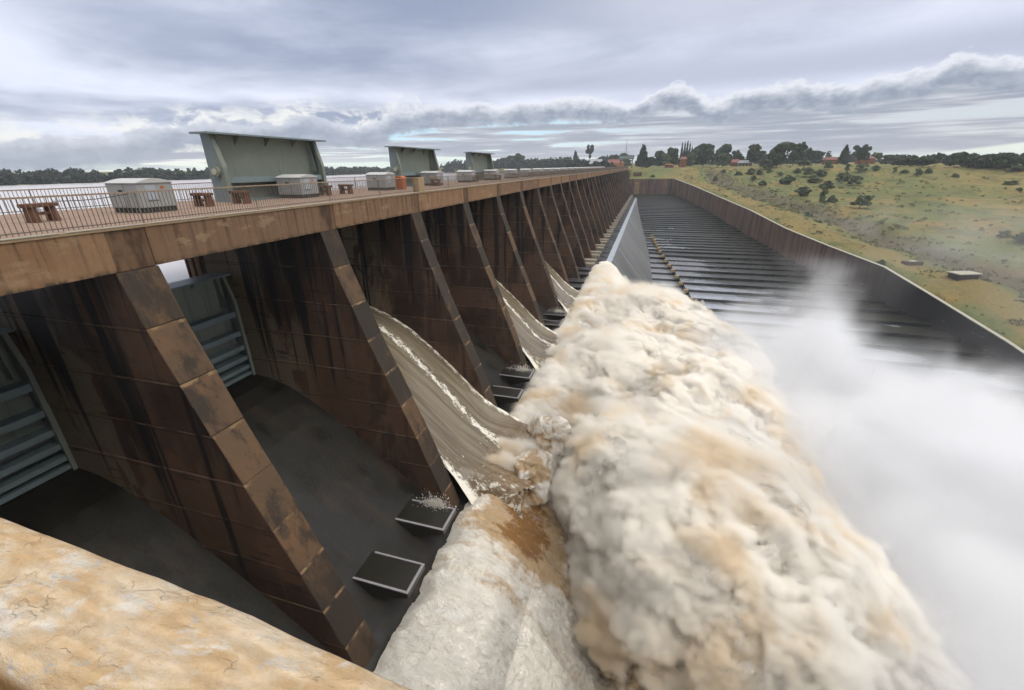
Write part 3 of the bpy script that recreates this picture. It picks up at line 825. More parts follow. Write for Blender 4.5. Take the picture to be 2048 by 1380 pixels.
# reservoir
e = MB(); e.v = [(-6000, -3000, -4.7), (-8.75, -3000, -4.7), (-8.75, 460, -4.7), (-8.75, 2500, -4.7), (-6000, 2500, -4.7)]; e.f = [(0, 1, 2, 3, 4)]
o = e.build('reservoir', RES); tag(o, None, None, None, 'structure')
# river below
e = MB(); e.v = [(10, -400, -42.4), (900, -400, -42.4), (900, 108, -42.4), (10, 108, -42.4)]; e.f = [(0, 1, 2, 3)]
o = e.build('river', RIV); tag(o, None, None, None, 'structure')
# base ground that closes the world
e = MB(); e.v = [(-9000, -9000, -52), (9000, -9000, -52), (9000, 9000, -52), (-9000, 9000, -52)]; e.f = [(0, 1, 2, 3)]
o = e.build('ground', GRASS); tag(o, None, None, None, 'structure')

# ------------------------------------------------------------------ trees
def leaf_cloud(clumps, n, size, seed, flat=.8):
    """clumps: (x,y,z,r,rz) ; returns verts, faces, shade"""
    r = np.random.RandomState(seed)
    w = np.array([c[3] ** 2 for c in clumps]); w = w / w.sum()
    idx = r.choice(len(clumps), n, p=w)
    C_ = np.array(clumps)[idx]
    d = r.normal(size=(n, 3)); d /= np.linalg.norm(d, axis=1)[:, None]
    rad = r.uniform(.45, 1.05, n) ** .6
    P = C_[:, :3] + d * (C_[:, 3] * rad)[:, None] * np.array([1, 1, 1]) * np.stack([np.ones(n), np.ones(n), C_[:, 4] / C_[:, 3]], 1)
    a = r.normal(size=(n, 3)); a /= np.linalg.norm(a, axis=1)[:, None]
    b_ = np.cross(a, r.normal(size=(n, 3))); b_ /= np.linalg.norm(b_, axis=1)[:, None]
    s = size * r.uniform(.6, 1.4, n)[:, None]
    v = np.concatenate([P - a * s - b_ * s * .6, P + a * s - b_ * s * .6, P + a * s * .7 + b_ * s * .8, P - a * s * .8 + b_ * s * .7], 1).reshape(-1, 3)
    f = np.arange(n * 4).reshape(n, 4)
    sh = np.repeat(np.clip(.5 * r.uniform(0, 1, n) + .5 * np.repeat(r.uniform(0, 1, len(clumps))[None], 1, 0)[0][idx], 0, 1), 4)
    return v, f, sh
def tree_proto(kind, seed):
    r = random.Random(seed); cl = []; tr = MB()
    mat = M_BROAD; n = 1500; size = .05
    # unit tree : height 1, width 1
    if kind == 'broad':
        for i in range(34):
            a = r.uniform(0, 2 * PI); q = r.uniform(0, .38); z = r.uniform(.22, .86)
            q *= math.sqrt(max(.1, 1 - ((z - .5) / .42) ** 2))
            cl.append((q * math.cos(a), q * math.sin(a), z, r.uniform(.13, .20), r.uniform(.10, .15)))
        trunk = .35; n = 5200
    elif kind == 'gum':
        for i in range(30):
            a = r.uniform(0, 2 * PI); q = r.uniform(.0, .42); z = r.uniform(.30, .93)
            cl.append((q * math.cos(a), q * math.sin(a), z, r.uniform(.09, .17), r.uniform(.06, .11)))
        trunk = .75; n = 2300
    elif kind == 'olive' or kind == 'small':
        mat = M_OLIVE
        for i in range(26):
            a = r.uniform(0, 2 * PI); q = r.uniform(0, .38); z = r.uniform(.24, .86)
            cl.append((q * math.cos(a), q * math.sin(a), z, r.uniform(.10, .17), r.uniform(.09, .14)))
        trunk = .4; n = 2000 if kind == 'olive' else 1300
    elif kind == 'conifer':
        mat = M_CONI
        for i in range(26):
            z = .12 + .85 * i / 26; q = .34 * (1 - z) ** .8; a = i * 2.4
            cl.append((q * math.cos(a), q * math.sin(a), z, .06 + .20 * (1 - z), .06))
        trunk = .9; n = 2400; size = .045
    elif kind == 'cypress':
        mat = M_CONI
        for i in range(14):
            z = .08 + .9 * i / 14; cl.append((r.uniform(-.04, .04), r.uniform(-.04, .04), z, (.55 * (1 - z) ** .6 + .03), .07))
        trunk = .5; n = 1300; size = .07
    elif kind == 'pine':
        mat = M_CONI
        for i in range(9):
            a = r.uniform(0, 2 * PI); q = r.uniform(0, .25); z = r.uniform(.62, .95); cl.append((q * math.cos(a), q * math.sin(a), z, r.uniform(.1, .18), .08))
        cl.append((-.38, 0, .5, .12, .05)); trunk = .9; n = 900
    elif kind == 'column':
        mat = M_BUSH
        for i in range(14): cl.append((r.uniform(-.15, .15), r.uniform(-.15, .15), .08 + .84 * i / 14, r.uniform(.16, .26), .08))
        trunk = .3; n = 1500; size = .07
    else:
        mat = M_BUSH
        for i in range(22):
            a = r.uniform(0, 2 * PI); q = r.uniform(0, .38); z = r.uniform(.08, .80) * (1 - q * .9)
            cl.append((q * math.cos(a), q * math.sin(a), z, r.uniform(.12, .2), r.uniform(.14, .22)))
        trunk = .3; n = 1600; size = .065
    v, f, sh = leaf_cloud(cl, n, size, seed)
    cme = np_mesh('crown', v, f, {'shade': sh}, smooth=False); cme.materials.append(mat)
    rt = .022 if kind != 'bush' else .03
    bend = r.uniform(-.05, .05)
    tr.cyl((0, 0, -.06), (bend, 0, trunk * .5), rt, rt * .75, 7); tr.cyl((bend, 0, trunk * .5), (bend * 1.6, bend, trunk), rt * .75, rt * .4, 7)
    for c in cl[:6]:
        tr.cyl((bend, 0, min(trunk * .55, c[2] * .7)), c[:3], rt * .4, rt * .12, 5)
    tme = tr.mesh('trunk'); tme.materials.append(BARK)
    return cme, tme
PROT = {k: [tree_proto(k, 31 * i + len(k)) for i in range(3)] for k in ('broad', 'gum', 'olive', 'small', 'conifer', 'cypress', 'pine', 'column', 'bush')}
NAME = {'broad': ('broadleaf_tree', 'tree'), 'gum': ('gum_tree', 'tree'), 'olive': ('pale_tree', 'tree'), 'small': ('small_tree', 'small tree'), 'conifer': ('conifer_tree', 'tree'), 'cypress': ('cypress_tree', 'cypress tree'), 'pine': ('pine_tree', 'tree'), 'column': ('column_shrub', 'shrub'), 'bush': ('bush', 'bush')}
def plant(kind, x, y, z, w, h, label, group=None):
    i = rng.randrange(3); cme, tme = PROT[kind][i]
    nm, cat = NAME[kind]
    t = empty(nm, (x, y, z), rng.uniform(0, 6.28), label, cat, group)
    t.scale = (w, w * rng.uniform(.85, 1.1), h)
    obj('crown', cme, None, t); obj('trunk', tme, None, t)
    return t
TREES = [('cypress',50.4,560.0,0.7,3.1,23.1),('cypress',53.2,562.0,0.7,3.1,24.2),('cypress',55.7,560.0,0.7,3.1,25.0),('cypress',58.6,563.0,0.8,3.1,23.5),('cypress',61.4,565.0,0.8,3.1,19.9),('broad',70.0,520.0,0.5,23.8,20.8),('broad',62.0,530.0,0.5,12.7,17.0),('broad',90.8,530.0,0.6,16.3,20.5),('olive',79.4,449.8,-0.3,12.2,11.3),('olive',56.7,500.0,0.3,10.1,12.8),('gum',101.7,520.0,0.6,12.2,13.9),('gum',106.7,471.7,0.2,15.1,17.4),('broad',136.6,560.0,1.0,9.9,10.9),('broad',113.7,413.1,-0.8,12.4,17.2),('gum',139.6,469.5,0.3,15.5,17.6),('broad',163.8,520.0,0.8,8.1,15.1),('broad',172.2,520.0,0.8,11.6,12.6),('conifer',177.5,470.0,0.5,9.6,15.7),('gum',193.4,481.0,0.6,12.1,14.9),('olive',221.5,520.0,1.0,8.7,10.2),('broad',231.1,520.0,1.1,12.9,7.9),('broad',187.8,395.1,-0.4,9.8,5.6),('broad',191.9,391.1,-0.5,9.0,6.1),('broad',197.0,386.5,-0.5,10.7,6.0),('gum',207.9,393.6,-0.3,5.1,7.9),('broad',205.4,369.1,-1.1,10.1,9.0),('broad',210.0,363.4,-1.4,8.7,7.1),('broad',213.2,358.3,-1.7,9.7,7.5),('broad',219.3,354.9,-2.1,10.1,8.9),('broad',224.8,352.9,-2.1,7.7,7.2),('broad',230.8,352.8,-1.6,5.5,5.1),('bush',226.0,349.8,-2.6,9.3,3.6),('olive',104.7,406.9,-1.5,11.5,7.1),('bush',84.3,392.4,-6.2,5.7,3.9),('bush',93.3,395.9,-4.5,7.1,4.2),('bush',98.3,390.8,-5.2,5.2,4.2),('small',90.3,368.0,-9.8,4.6,4.6),('bush',105.0,394.5,-3.8,2.8,3.5),('bush',92.6,348.1,-11.0,5.0,3.1),('bush',107.9,349.6,-10.5,8.7,5.8),('bush',103.5,299.0,-14.6,7.4,4.8),('olive',135.8,422.9,-0.3,11.7,5.0),('olive',125.3,376.0,-6.0,7.2,5.8),('bush',132.4,372.8,-6.0,8.1,4.4),('bush',126.8,359.9,-9.2,7.5,3.7),('bush',121.7,319.6,-12.2,7.2,5.0),('column',105.6,272.2,-17.0,4.1,8.2),('bush',109.5,271.0,-16.8,4.3,4.0),('small',141.1,385.8,-2.3,5.3,6.5),('small',149.7,376.6,-3.6,3.2,5.6),('small',157.3,373.9,-3.6,7.6,5.5),('bush',165.2,374.1,-2.7,4.4,3.6),('small',138.4,347.7,-9.8,7.2,6.5),('small',139.5,333.6,-10.7,9.1,6.2),('small',116.3,254.7,-17.9,7.5,6.2),('small',172.2,363.7,-4.5,2.4,4.1),('bush',177.9,364.5,-3.9,4.8,2.0),('small',180.9,354.4,-5.8,4.7,4.5),('bush',188.5,359.6,-3.9,4.1,2.8),('bush',194.7,343.2,-7.1,3.6,3.4),('bush',209.7,319.9,-9.6,7.6,2.4),('bush',198.0,294.3,-11.8,2.8,1.8),('bush',92.6,245.9,-21.4,4.8,2.5),('bush',92.5,228.2,-22.6,2.4,1.7),('bush',89.1,158.8,-27.0,2.3,1.8),('bush',140.6,198.2,-22.6,4.2,2.7),('bush',140.9,190.8,-23.5,4.7,3.7),('bush',21.0,408.0,-7.0,3.9,2.3),('bush',68.0,391.8,-9.8,3.2,4.3),('bush',75.6,409.0,-4.2,3.7,3.0),('bush',110.4,383.0,-5.8,3.4,2.7),('bush',122.6,388.1,-3.5,4.7,2.7),('conifer',10.7,460.0,-0.4,12.2,19.9),('broad',27.1,520.0,0.4,14.7,15.6),('broad',40.6,520.0,0.4,13.6,18.3),('broad',17.9,540.0,0.5,11.2,10.1),('olive',32.6,500.0,0.2,10.3,12.3),('conifer',-68.2,560.0,0.7,8.8,17.7),('pine',-56.6,600.0,1.0,11.7,23.5),('broad',-182.8,640.0,1.4,14.5,12.5),('broad',-166.4,620.0,1.2,15.3,14.8),('broad',-150.0,600.0,1.0,16.0,16.8),('broad',-147.9,640.0,1.4,13.0,8.1),('broad',-134.4,660.0,1.6,13.3,9.2),('broad',-115.5,640.0,1.4,14.1,10.3),('broad',-100.0,640.0,1.4,14.0,10.7),('broad',-79.4,580.0,0.8,9.2,9.0),('broad',-43.4,640.0,1.4,14.9,12.4),('broad',-28.2,640.0,1.4,16.0,14.0),('broad',-15.4,620.0,1.2,13.1,15.4),('broad',-203.2,660.0,1.6,11.0,8.8),]
GRP = {'broad': 'dark round trees along the skyline', 'gum': 'open crowned gum trees along the skyline', 'olive': 'pale olive green trees', 'small': 'small grey green trees on the slope', 'conifer': 'pointed dark conifers', 'cypress': 'slim dark cypress spires in a row', 'bush': 'round dark bushes scattered on the grass slope', 'pine': None, 'column': None}
LAB = {'cypress': 'slim dark cypress spire in the tight row on the skyline',
       'pine': 'lone leaning pine with a bare trunk above the left houses', 'column': 'tall narrow dark shrub in the middle of the slope'}
def place_word(kind, x, y, w, h):
    a = x / y
    big = 'tall' if h > 15 else ('middling' if h > 9 else 'low')
    if kind in ('broad', 'gum', 'olive', 'conifer') :
        if a < -.05: return 'behind the dam deck left of the green gantry'
        if a < .075: return 'between the green gantry and the cypress row'
        if a < .16: return 'between the cypress row and the water tower'
        if a < .27: return 'near the water tower'
        if a < .44: return 'on the skyline right of the water tower'
        return 'on the far right skyline above the dry slope'
    if y < 300: return 'low on the slope near the retaining wall' if x < 120 else 'low on the slope at the right edge'
    if x < 80: return 'at the top of the green bank beside the dam end'
    if x < 125: return 'on the green slope left of centre'
    if x < 160: return 'on the middle of the slope'
    return 'on the dry slope to the right'
for kk, x, y, z, w, h in TREES:
    size = ('tall' if h > 15 else ('medium' if h > 9 else 'low')) if kk in ('broad', 'gum', 'olive', 'conifer') else ('wide' if w > 6.5 else ('middling' if w > 4 else 'tiny'))
    lab = LAB.get(kk) or f"{size} " + {'broad': 'dark round-headed tree ', 'gum': 'open ragged gum tree ', 'olive': 'pale olive tree ', 'small': 'grey green small tree ', 'conifer': 'pointed dark conifer ', 'bush': 'dark bush '}[kk] + place_word(kk, x, y, w, h)
    plant(kk, x, y, z - .1, w * 1.12, h * 1.05, lab, None if kk in ('pine', 'column') else lab.replace('a ', '', 1))

# distant wood on the far shore as one mass
r = np.random.RandomState(5); cl = []
def belt(n, xf, yf, hlo, hhi):
    for i in range(n):
        t = r.uniform(); x = xf(t) + r.uniform(-10, 10); y = yf(t) + r.uniform(-10, 10)
        z = max(-4.4, float(terr(x, y))) if True else 0
        h = r.uniform(hlo, hhi); q = r.uniform(2.5, 5.5)
        for j in range(4): cl.append((x + r.uniform(-2, 2), y + r.uniform(-2, 2), z + h * (.10 + .25 * j), q * (1.15 - .18 * j), h * .2))
belt(420, lambda t: -322 - 22 * r.uniform(), lambda t: 90 + 560 * t, 2.6, 4.8)
belt(120, lambda t: np.interp(t, [0, .25, .6, 1], [-262, -200, -100, -18]), lambda t: np.interp(t, [0, .25, .6, 1], [616, 578, 532, 466]), 3.5, 8)
belt(160, lambda t: -240 + 220 * t, lambda t: 640 - 60 * t + 20 * r.uniform(), 5, 9)
belt(240, lambda t: -400 - 60 * r.uniform(), lambda t: 100 + 800 * t, 4.5, 7)
belt(170, lambda t: -330 + 240 * t, lambda t: 690 + 60 * r.uniform() , 7, 13)
belt(120, lambda t: -60 + 330 * t, lambda t: 640 + 100 * r.uniform(), 7, 14)
belt(90, lambda t: 230 + 120 * t, lambda t: 480 + 60 * r.uniform() , 4, 8)
v, f, sh = leaf_cloud(cl, 130000, 1.15, 77)
me = np_mesh('distant_wood', v, f, {'shade': sh * .8}, smooth=False); me.materials.append(M_FAR)
o = obj('distant_wood', me); tag(o, 'dark unbroken belt of far trees along the reservoir shore', 'woodland', None, 'stuff')

# grass tufts on the slopes behind the wall
ng = 900
gxr = r.uniform(0, 1, ng) ** 1.3; ty = r.uniform(112, 398, ng)
tx = np.where(ty > 397, 38.5, 38.5 + .2 * (397 - ty)) + 1.2 + gxr * 60
P = np.stack([tx, ty, terr(tx, ty)], 1)
fn_ = fbm(np.stack([tx * .05, ty * .05, 0 * tx], 1), 3, 5) - .5; f2_ = fbm(np.stack([tx * .3, ty * .3, 0 * tx], 1), 9, 3) - .5
P[:, 2] += (fn_ * 3 + f2_ * .5) * np.clip((tx - (38.5 + .2 * (397 - ty)) - 1) / 12, 0, 1)
vv = []; hh = r.uniform(.12, .35, ng); ww_ = r.uniform(.12, .4, ng); an = r.uniform(0, PI, ng)
dx = np.cos(an) * ww_; dy = np.sin(an) * ww_; lx = r.uniform(-.15, .15, ng)
A = P + np.stack([-dx, -dy, -.1 + 0 * dx], 1); B = P + np.stack([dx, dy, -.1 + 0 * dx], 1); C_ = P + np.stack([dx * .5 + lx, dy * .5, hh], 1); D = P + np.stack([-dx * .6 + lx, -dy * .6, hh * .85], 1)
v = np.stack([A, B, C_, D], 1).reshape(-1, 3)
me = np_mesh('grass_tufts', v, np.arange(ng * 4).reshape(ng, 4), None, smooth=False); me.materials.append(GRASS)
o = obj('grass_tufts', me); tag(o, 'rough green and ochre grass tufts on the bank above the retaining wall', 'grass', None, 'stuff')

# low scrub on the slope, uncountable
cl = []
for i in range(1500):
    yy = r.uniform(118, 440); u_ = r.uniform() ** 1.1
    xx = 38.5 + .2 * max(0, 397 - yy) + (20 + 22 * r.uniform() if i % 3 == 0 else 4 + 190 * u_)
    s_ = r.uniform(.25, .8) * (1 if r.uniform() < .9 else 1.8)
    zz = float(terr(xx, yy)); cl.append((xx, yy, zz + .2 * s_, s_ * 1.3, s_ * .8))
for c0 in cl[:]:
    pass
vv_ = np.array(cl); am_ = np.clip((vv_[:, 0] - (38.5 + .2 * np.maximum(0, 397 - vv_[:, 1])) - 1) / 12, 0, 1)
vv_[:, 2] += ((fbm(np.stack([vv_[:, 0] * .05, vv_[:, 1] * .05, 0 * am_], 1), 3, 5) - .5) * 3 + (fbm(np.stack([vv_[:, 0] * .3, vv_[:, 1] * .3, 0 * am_], 1), 9, 3) - .5) * .5) * am_
v, f, sh = leaf_cloud([tuple(q) for q in vv_], 60000, .16, 88)
me = np_mesh('scrub', v, f, {'shade': sh}, smooth=False); me.materials.append(M_SCRUB)
o = obj('scrub', me); tag(o, 'low dry scrub and weeds scattered over the grass slope', 'scrub', None, 'stuff')

# ------------------------------------------------------------------ buildings
ROOFG = m_simple('pale_roof', (.42, .44, .46), .5, .3, var=.1, scale=1); ROOFR = m_simple('red_roof', (.30, .12, .095), .7, .2, var=.15, scale=1)
WCREAM = m_simple('cream_wall', (.42, .36, .27), .85, .1, var=.1, scale=1); WBRICK = m_simple('brick_wall', (.34, .14, .07), .85, .1, var=.25, scale=1)
GLASSD = m_simple('window_glass', (.03, .035, .04), .1, .5); TEAL = m_simple('teal_sheet', (.20, .29, .26), .5, .3, var=.1, scale=1)
WORANGE = m_simple('orange_wall', (.48, .23, .07), .85, .1, var=.2, scale=.6)
def house(name, x, y, z, w, d, hw, hr, wall, roof, label, rz=0.0, hip=.35, nwin=4, cat='house'):
    h = empty(name, (x, y, z), rz, label, cat)
    wl = MB().box(-w / 2, w / 2, -d / 2, d / 2, -1, hw).build('wall', wall, h)
    e = MB(); W = w / 2 + .6; D = d / 2 + .6; k = W * (1 - hip) if hip < 1 else 0
    e.v = [(-W, -D, hw), (W, -D, hw), (W, D, hw), (-W, D, hw), (-k, 0, hw + hr), (k, 0, hw + hr), (-W, -D, hw - .15), (W, -D, hw - .15), (W, D, hw - .15), (-W, D, hw - .15)]
    e.f = [(0, 1, 5, 4), (2, 3, 4, 5), (1, 2, 5), (3, 0, 4), (6, 7, 1, 0), (7, 8, 2, 1), (8, 9, 3, 2), (9, 6, 0, 3), (6, 9, 8, 7)]
    e.build('roof', roof, h)
    for i in range(nwin):
        wx = -w / 2 + w * (i + .5) / nwin
        if i == nwin // 2: MB().box(wx - .5, wx + .5, -d / 2 - .04, -d / 2 - .002, 0, 2.05).build('door', BARK, h)
        else: MB().box(wx - .6, wx + .6, -d / 2 - .04, -d / 2 - .002, .95, 2.05).build('window', GLASSD, h)
    return h
house('house', -40.2, 520, .3, 21, 12, 3.4, 5.2, WCREAM, ROOFG, 'cream house with a pale grey hipped roof behind the dam end')
house('house', -20.5, 545, .4, 20, 12, 4.2, 4.2, WBRICK, ROOFR, 'long house with a red roof beside the cream house')
o = MB().box(-21, -7, 470, 470.5, 0, 4.2).build('garden_wall', WORANGE); tag(o, 'orange painted wall in front of the red roofed house', 'wall')
o = house('shed', 35.5, 470, -.2, 8, 4, 2.5, .9, ROOFR, WBRICK, 'low red shed on the grass right of the tall conifer', nwin=2, cat='shed')
house('gatehouse', 49.5, 500, .2, 6, 5, 7.2, 2.4, WBRICK, ROOFR, 'narrow brick tower house with a bright red roof', nwin=1, cat='tower house')
house('house', 102.5, 482, .2, 11, 8, 3.2, 2.2, WCREAM, ROOFG, 'low house with white roof under the gum trees')
house('house', 96.0, 492, .4, 8, 7, 3.6, 2.6, WBRICK, ROOFR, 'small pinkish roofed house just left of the white roofed one')
house('house', 178.0, 500, .9, 11, 7, 4.4, 2.4, WBRICK, ROOFR, 'half hidden brick house on the skyline right of the water tower', nwin=3)
house('house', 205.0, 500, 1.0, 13, 7, 4.8, 2.0, WBRICK, ROOFR, 'brick house on the skyline beside the leaning gum tree', nwin=3)
# scattered far houses on the shore
for i, (x, y) in enumerate([(-335, 190), (-338, 262), (-331, 330), (-332, 470), (-322, 560), (-300, 668), (-255, 676)]):
    house('shore_house', x, y, -3.6, 7, 5, 2.0, 1.3, WCREAM, PLINTH, 'tiny pale house among the far shore trees', rz=PI / 2, nwin=2)['group'] = 'tiny pale houses on the far shore'
# gantry at the end of the deck
ga = empty('gantry', (-3.0, 438, 0), 0, 'green sheeted gantry on four legs at the far end of the deck', 'gantry')
for sx in (-1, 1):
    for sy in (-1, 1): MB().box(sx * 5.2 - .35, sx * 5.2 + .35, sy * 2.6 - .35, sy * 2.6 + .35, 0, 7.4).build('leg', PLINTH, ga)
MB().box(-6.6, 6.6, -3.6, 3.6, 7.41, 10.2).build('housing', TEAL, ga)
MB().box(-6.9, 6.9, -3.9, 3.9, 10.21, 10.6).build('roof', TEAL, ga)
for i in range(5): MB().box(-5.4 + i * 2.4, -4.2 + i * 2.4, -3.65, -3.602, 8.5, 9.5).build('window', CABR, ga)
MB().box(-5.2, 5.2, -2.8, -2.4, 5.6, 6.4).build('beam', PLINTH, ga)
ms = empty('radio_mast', (-10, 560, 0), 0, 'thin grey radio mast rising behind the gantry', 'mast')
MB().cyl((0, 0, 0), (0, 0, 30), .32, .14, 6).build('pole', PLINTH, ms)
for a in range(3): MB().cyl((0, 0, 22), (9 * math.cos(a * 2.1), 9 * math.sin(a * 2.1), 0), .05, n=4).build('guy_wire', PLINTH, ms)
wtw = empty('water_tower', (167, 620, 1), 0, 'mushroom shaped water tower rising above the trees', 'water tower')
MB().cyl((0, 0, 0), (0, 0, 17), 1.7, 1.5, 16).build('shaft', PLINTH, wtw, smooth=True)
tk = MB(); tk.cyl((0, 0, 17), (0, 0, 21), 1.6, 5.2, 20); tk.cyl((0, 0, 21.002), (0, 0, 24.2), 5.2, 5.0, 20); tk.cyl((0, 0, 24.202), (0, 0, 25.2), 5.0, 1.2, 20)
tk.build('tank', PLINTH, wtw)
# hut and slab on the slope
hu = empty('concrete_hut', (102.6, 145.5, -28.4), .35, 'small concrete hut with a flat pale roof on the slope', 'hut')
MB().box(-2.9, 2.9, -1.5, 1.5, -2, 2.5).build('wall', WALL, hu)
MB().box(-3.3, 3.3, -1.9, 1.9, 2.502, 2.75).build('roof', STRIP, hu)
hs = empty('manhole_block', (98.9, 163, -27.0), .35, 'low dark concrete chamber with a white lid on the slope', 'concrete chamber')
MB().box(-2.6, 2.6, -1.1, 1.1, -1.5, .8).build('wall', WALL, hs); MB().box(-1.0, .8, -.7, .5, .802, .95).build('lid', CABR, hs)
rk = MB(); rr = random.Random(3)
for i in range(60):
    x = rr.uniform(104, 124); y = 133 + (x - 104) * .35 + rr.uniform(-2.2, 2.2); z = float(terr(x, y)); s = rr.uniform(.25, .8)
    rk.cyl((x, y, z - .3), (x + rr.uniform(-.2, .2), y, z + s * .6), s, s * .5, 6)
o = rk.build('rubble', WALL); tag(o, 'strip of loose grey rubble beside the concrete hut', 'rubble', None, 'stuff')
# fence line down the drain
fp = empty('field_fence', (0, 0, 0), 0, 'thin post and wire fence running down the weedy drain', 'fence')
e = MB(); last = None; wires = MB()
for i in range(36):
    yy = 405 - i * 7.2; xx = 38.5 + .2 * max(0, 397 - yy) + 30; zz = float(terr(xx, yy))
    e.box(xx - .035, xx + .035, yy - .035, yy + .035, zz - .3, zz + 1.4)
    if last:
        for hq in (.6, 1.1, 1.6): wires.cyl((last[0], last[1], last[2] + hq), (xx, yy, zz + hq), .012, n=3, caps=False)
    last = (xx, yy, zz)
o = e.build('posts', BARK, fp); o['kind'] = 'stuff'
wires.build('wires', PLINTH, fp)

# ------------------------------------------------------------------ falling water: sheets over the chute
prof = np.array([(-9.0, -7.4), (-7.4, -8.3), (-5, -9.6), (-3.6, -10.1), (-2.25, -10.75), (-.9, -11.55), (.55, -12.75), (2.3, -14.3), (4.24, -16.15), (5.64, -17.55), (6.6, -18.5)])
def water_sheet(k, label, seed):
    yl = py(k) + .8; yr = py(k + 1) - .8
    nv = 150; Yv = np.linspace(yl, yr, nv)
    us = np.arange(-9, 12.3, .1); nu = len(us)
    Zs = np.interp(us, prof[:, 0], prof[:, 1])
    X = np.repeat(us[:, None], nv, 1); Y = np.repeat(Yv[None], nu, 0); Z = np.repeat(Zs[:, None], nv, 1)
    v01 = (Y - yl) / (yr - yl)
    # the bay centre runs a little lower than the banks
    Z -= .55 * np.sin(PI * v01) * np.clip((X + 9) / 8, 0, 1)
    # beyond x0 the flow is thrown: flat over the baffle blocks, falling between them
    x0 = 5.2
    c1 = py(k) + 3.25; c2 = py(k) + 7.75
    onb = np.exp(-((Y - c1) / 1.35) ** 4) + np.exp(-((Y - c2 - .4) / 1.6) ** 4)
    onb = np.clip(onb, 0, 1)
    dxx = np.clip(X - x0, 0, None)
    z0 = np.interp(x0, prof[:, 0], prof[:, 1]) - .55 * np.sin(PI * v01)
    flat = z0 - 1.02 * dxx * np.exp(-dxx / 2.6) - .24 * dxx - .004 * dxx ** 2
    fall = z0 - .66 * dxx - .018 * dxx ** 2 - np.clip(.16 - v01, 0, .16) / .16 * .55 * dxx
    th = np.where(X > x0, onb * flat + (1 - onb) * fall, Z)
    Z = th
    # water spreads sideways after leaving the piers
    sp = np.clip(X - 6.6, 0, None)
    Y = Y + (v01 - .5) * sp * .55
    P = np.stack([X.ravel() * .25, Y.ravel() * 1.1, Z.ravel() * .25], 1)
    nz = (fbm(P, seed, 4) - .5).reshape(X.shape)
    edge = np.exp(-((v01 - .99) / .04) ** 2) + np.exp(-((v01 - .01) / .05) ** 2) * np.clip((X - 1) / 5, 0, 1)
    band = np.exp(-((v01 - (.80 - .012 * (X + 5))) / .05) ** 2) * np.clip((X + 6.5) / 4, 0, 1)
    rgh = fbm(np.stack([X.ravel() * 3, Y.ravel() * 4, Z.ravel() * 3], 1), seed + 9, 3).reshape(X.shape) - .5
    Z = Z + nz * .12 + rgh * (.06 + .34 * band + .35 * np.clip((X - 7) / 4, 0, 1))
    low = np.clip((X - 4.5) / 5, 0, 1)
    foam = .24 + .36 * edge + .42 * band + .20 * low * np.exp(-((v01 - .12) / .16) ** 2) + .22 * low * (1 - onb) + .12 * np.clip((X - 9) / 3, 0, 1)
    amber = np.clip((X - 7.0) / 4, 0, 1) * .55
    me = grid_mesh('water_sheet', X, Y, Z, {'across': v01 * 9, 'along': X, 'foam': foam, 'amber': amber})
    # the torn part between the tongues, already inside the foam, is cut away
    ragged = (fbm(np.stack([X.ravel() * 1.5, Y.ravel() * 1.5, 0 * X.ravel()], 1), seed + 3, 3).reshape(X.shape) - .5) * 2.5
    dead = (X + ragged > 12.0)
    dv = dead.ravel(); bm = bmesh.new(); bm.from_mesh(me); bm.verts.ensure_lookup_table()
    bmesh.ops.delete(bm, geom=[bm.verts[i] for i in np.nonzero(dv)[0]], context='VERTS'); bm.to_mesh(me); bm.free()
    o = obj('water_sheet', me, SHEET); tag(o, label, 'water sheet', 'sheets of brown water pouring down the bays')
    return o
water_sheet(2, 'largest sheet of brown water sliding down the bay below the nearest raised gate', 3)
water_sheet(4, 'second sheet of brown water, pouring from the bay below the middle raised gate', 4)
water_sheet(6, 'farthest and smallest sheet of brown water, ending in foam at the weir', 5)

# ------------------------------------------------------------------ foam
# (a) foam running down the spillway face and lying on the ledge
nyf = np.concatenate([np.arange(4, 40, .14), np.arange(40, 116, .28)])
ss = np.concatenate([np.arange(0, 16, .13), np.arange(16, 34, .3)])
_t = np.arange(0, 40, .02)
_u = np.clip((_t - .6) / 5.6, 0, 1); _an = np.radians(6.8) + np.radians(44.5) * _u * _u * (3 - 2 * _u)
_cx = 7.35 + np.cumsum(np.cos(_an)) * .02; _cz = -21.15 - np.cumsum(np.sin(_an)) * .02
_of = .5 * np.clip(_t / 2.2, 0, 1)
_cx = _cx + np.sin(_an) * _of; _cz = _cz + np.cos(_an) * _of
def faceline(s): return np.interp(s, _t, _cx), np.interp(s, _t, _cz)
SX, SY = np.meshgrid(ss, nyf, indexing='ij')
FX, FZ = faceline(SX); FY = SY.copy()
edge_x = 7.1 + .0 * FY
P = np.stack([FX * .45, FY * .75, FZ * .45], 1 if False else -1).reshape(-1, 3)
_a = np.interp(SX, _t, _an); nrm = np.stack([np.sin(_a), 0 * SX, np.cos(_a)], -1)
wvf = np.stack([fbm(P * 1.3 + q, 90 + i, 3) for i, q in enumerate((0, 31, 67))], 1) - .5
P = P + wvf * .8
P2 = P * 1.0 / np.array([.45, .75, .45])
P = P * np.array([.55, 1.0, .55])
h = .30 * billow(P * .55, 1) + .35 * billow(P * 1.6, 2) + .40 * billow(P * 3.6, 3) + .26 * billow(P * 7.5, 4) + .75 * fbm(P * np.array([3, 14, 3]), 5, 4)
h = h.reshape(FX.shape)
endf = np.clip((104 - FY + (fbm(np.stack([FX.ravel() * .5, FY.ravel() * .5, FZ.ravel() * .5], 1), 44, 4).reshape(FX.shape) - .5) * 14) / 9, -.4, 1)
rag = (fbm(np.stack([FY.ravel() * 1.1, FY.ravel() * 0, FX.ravel() * 0], 1), 33, 5).reshape(FX.shape) - .5) * 2.4
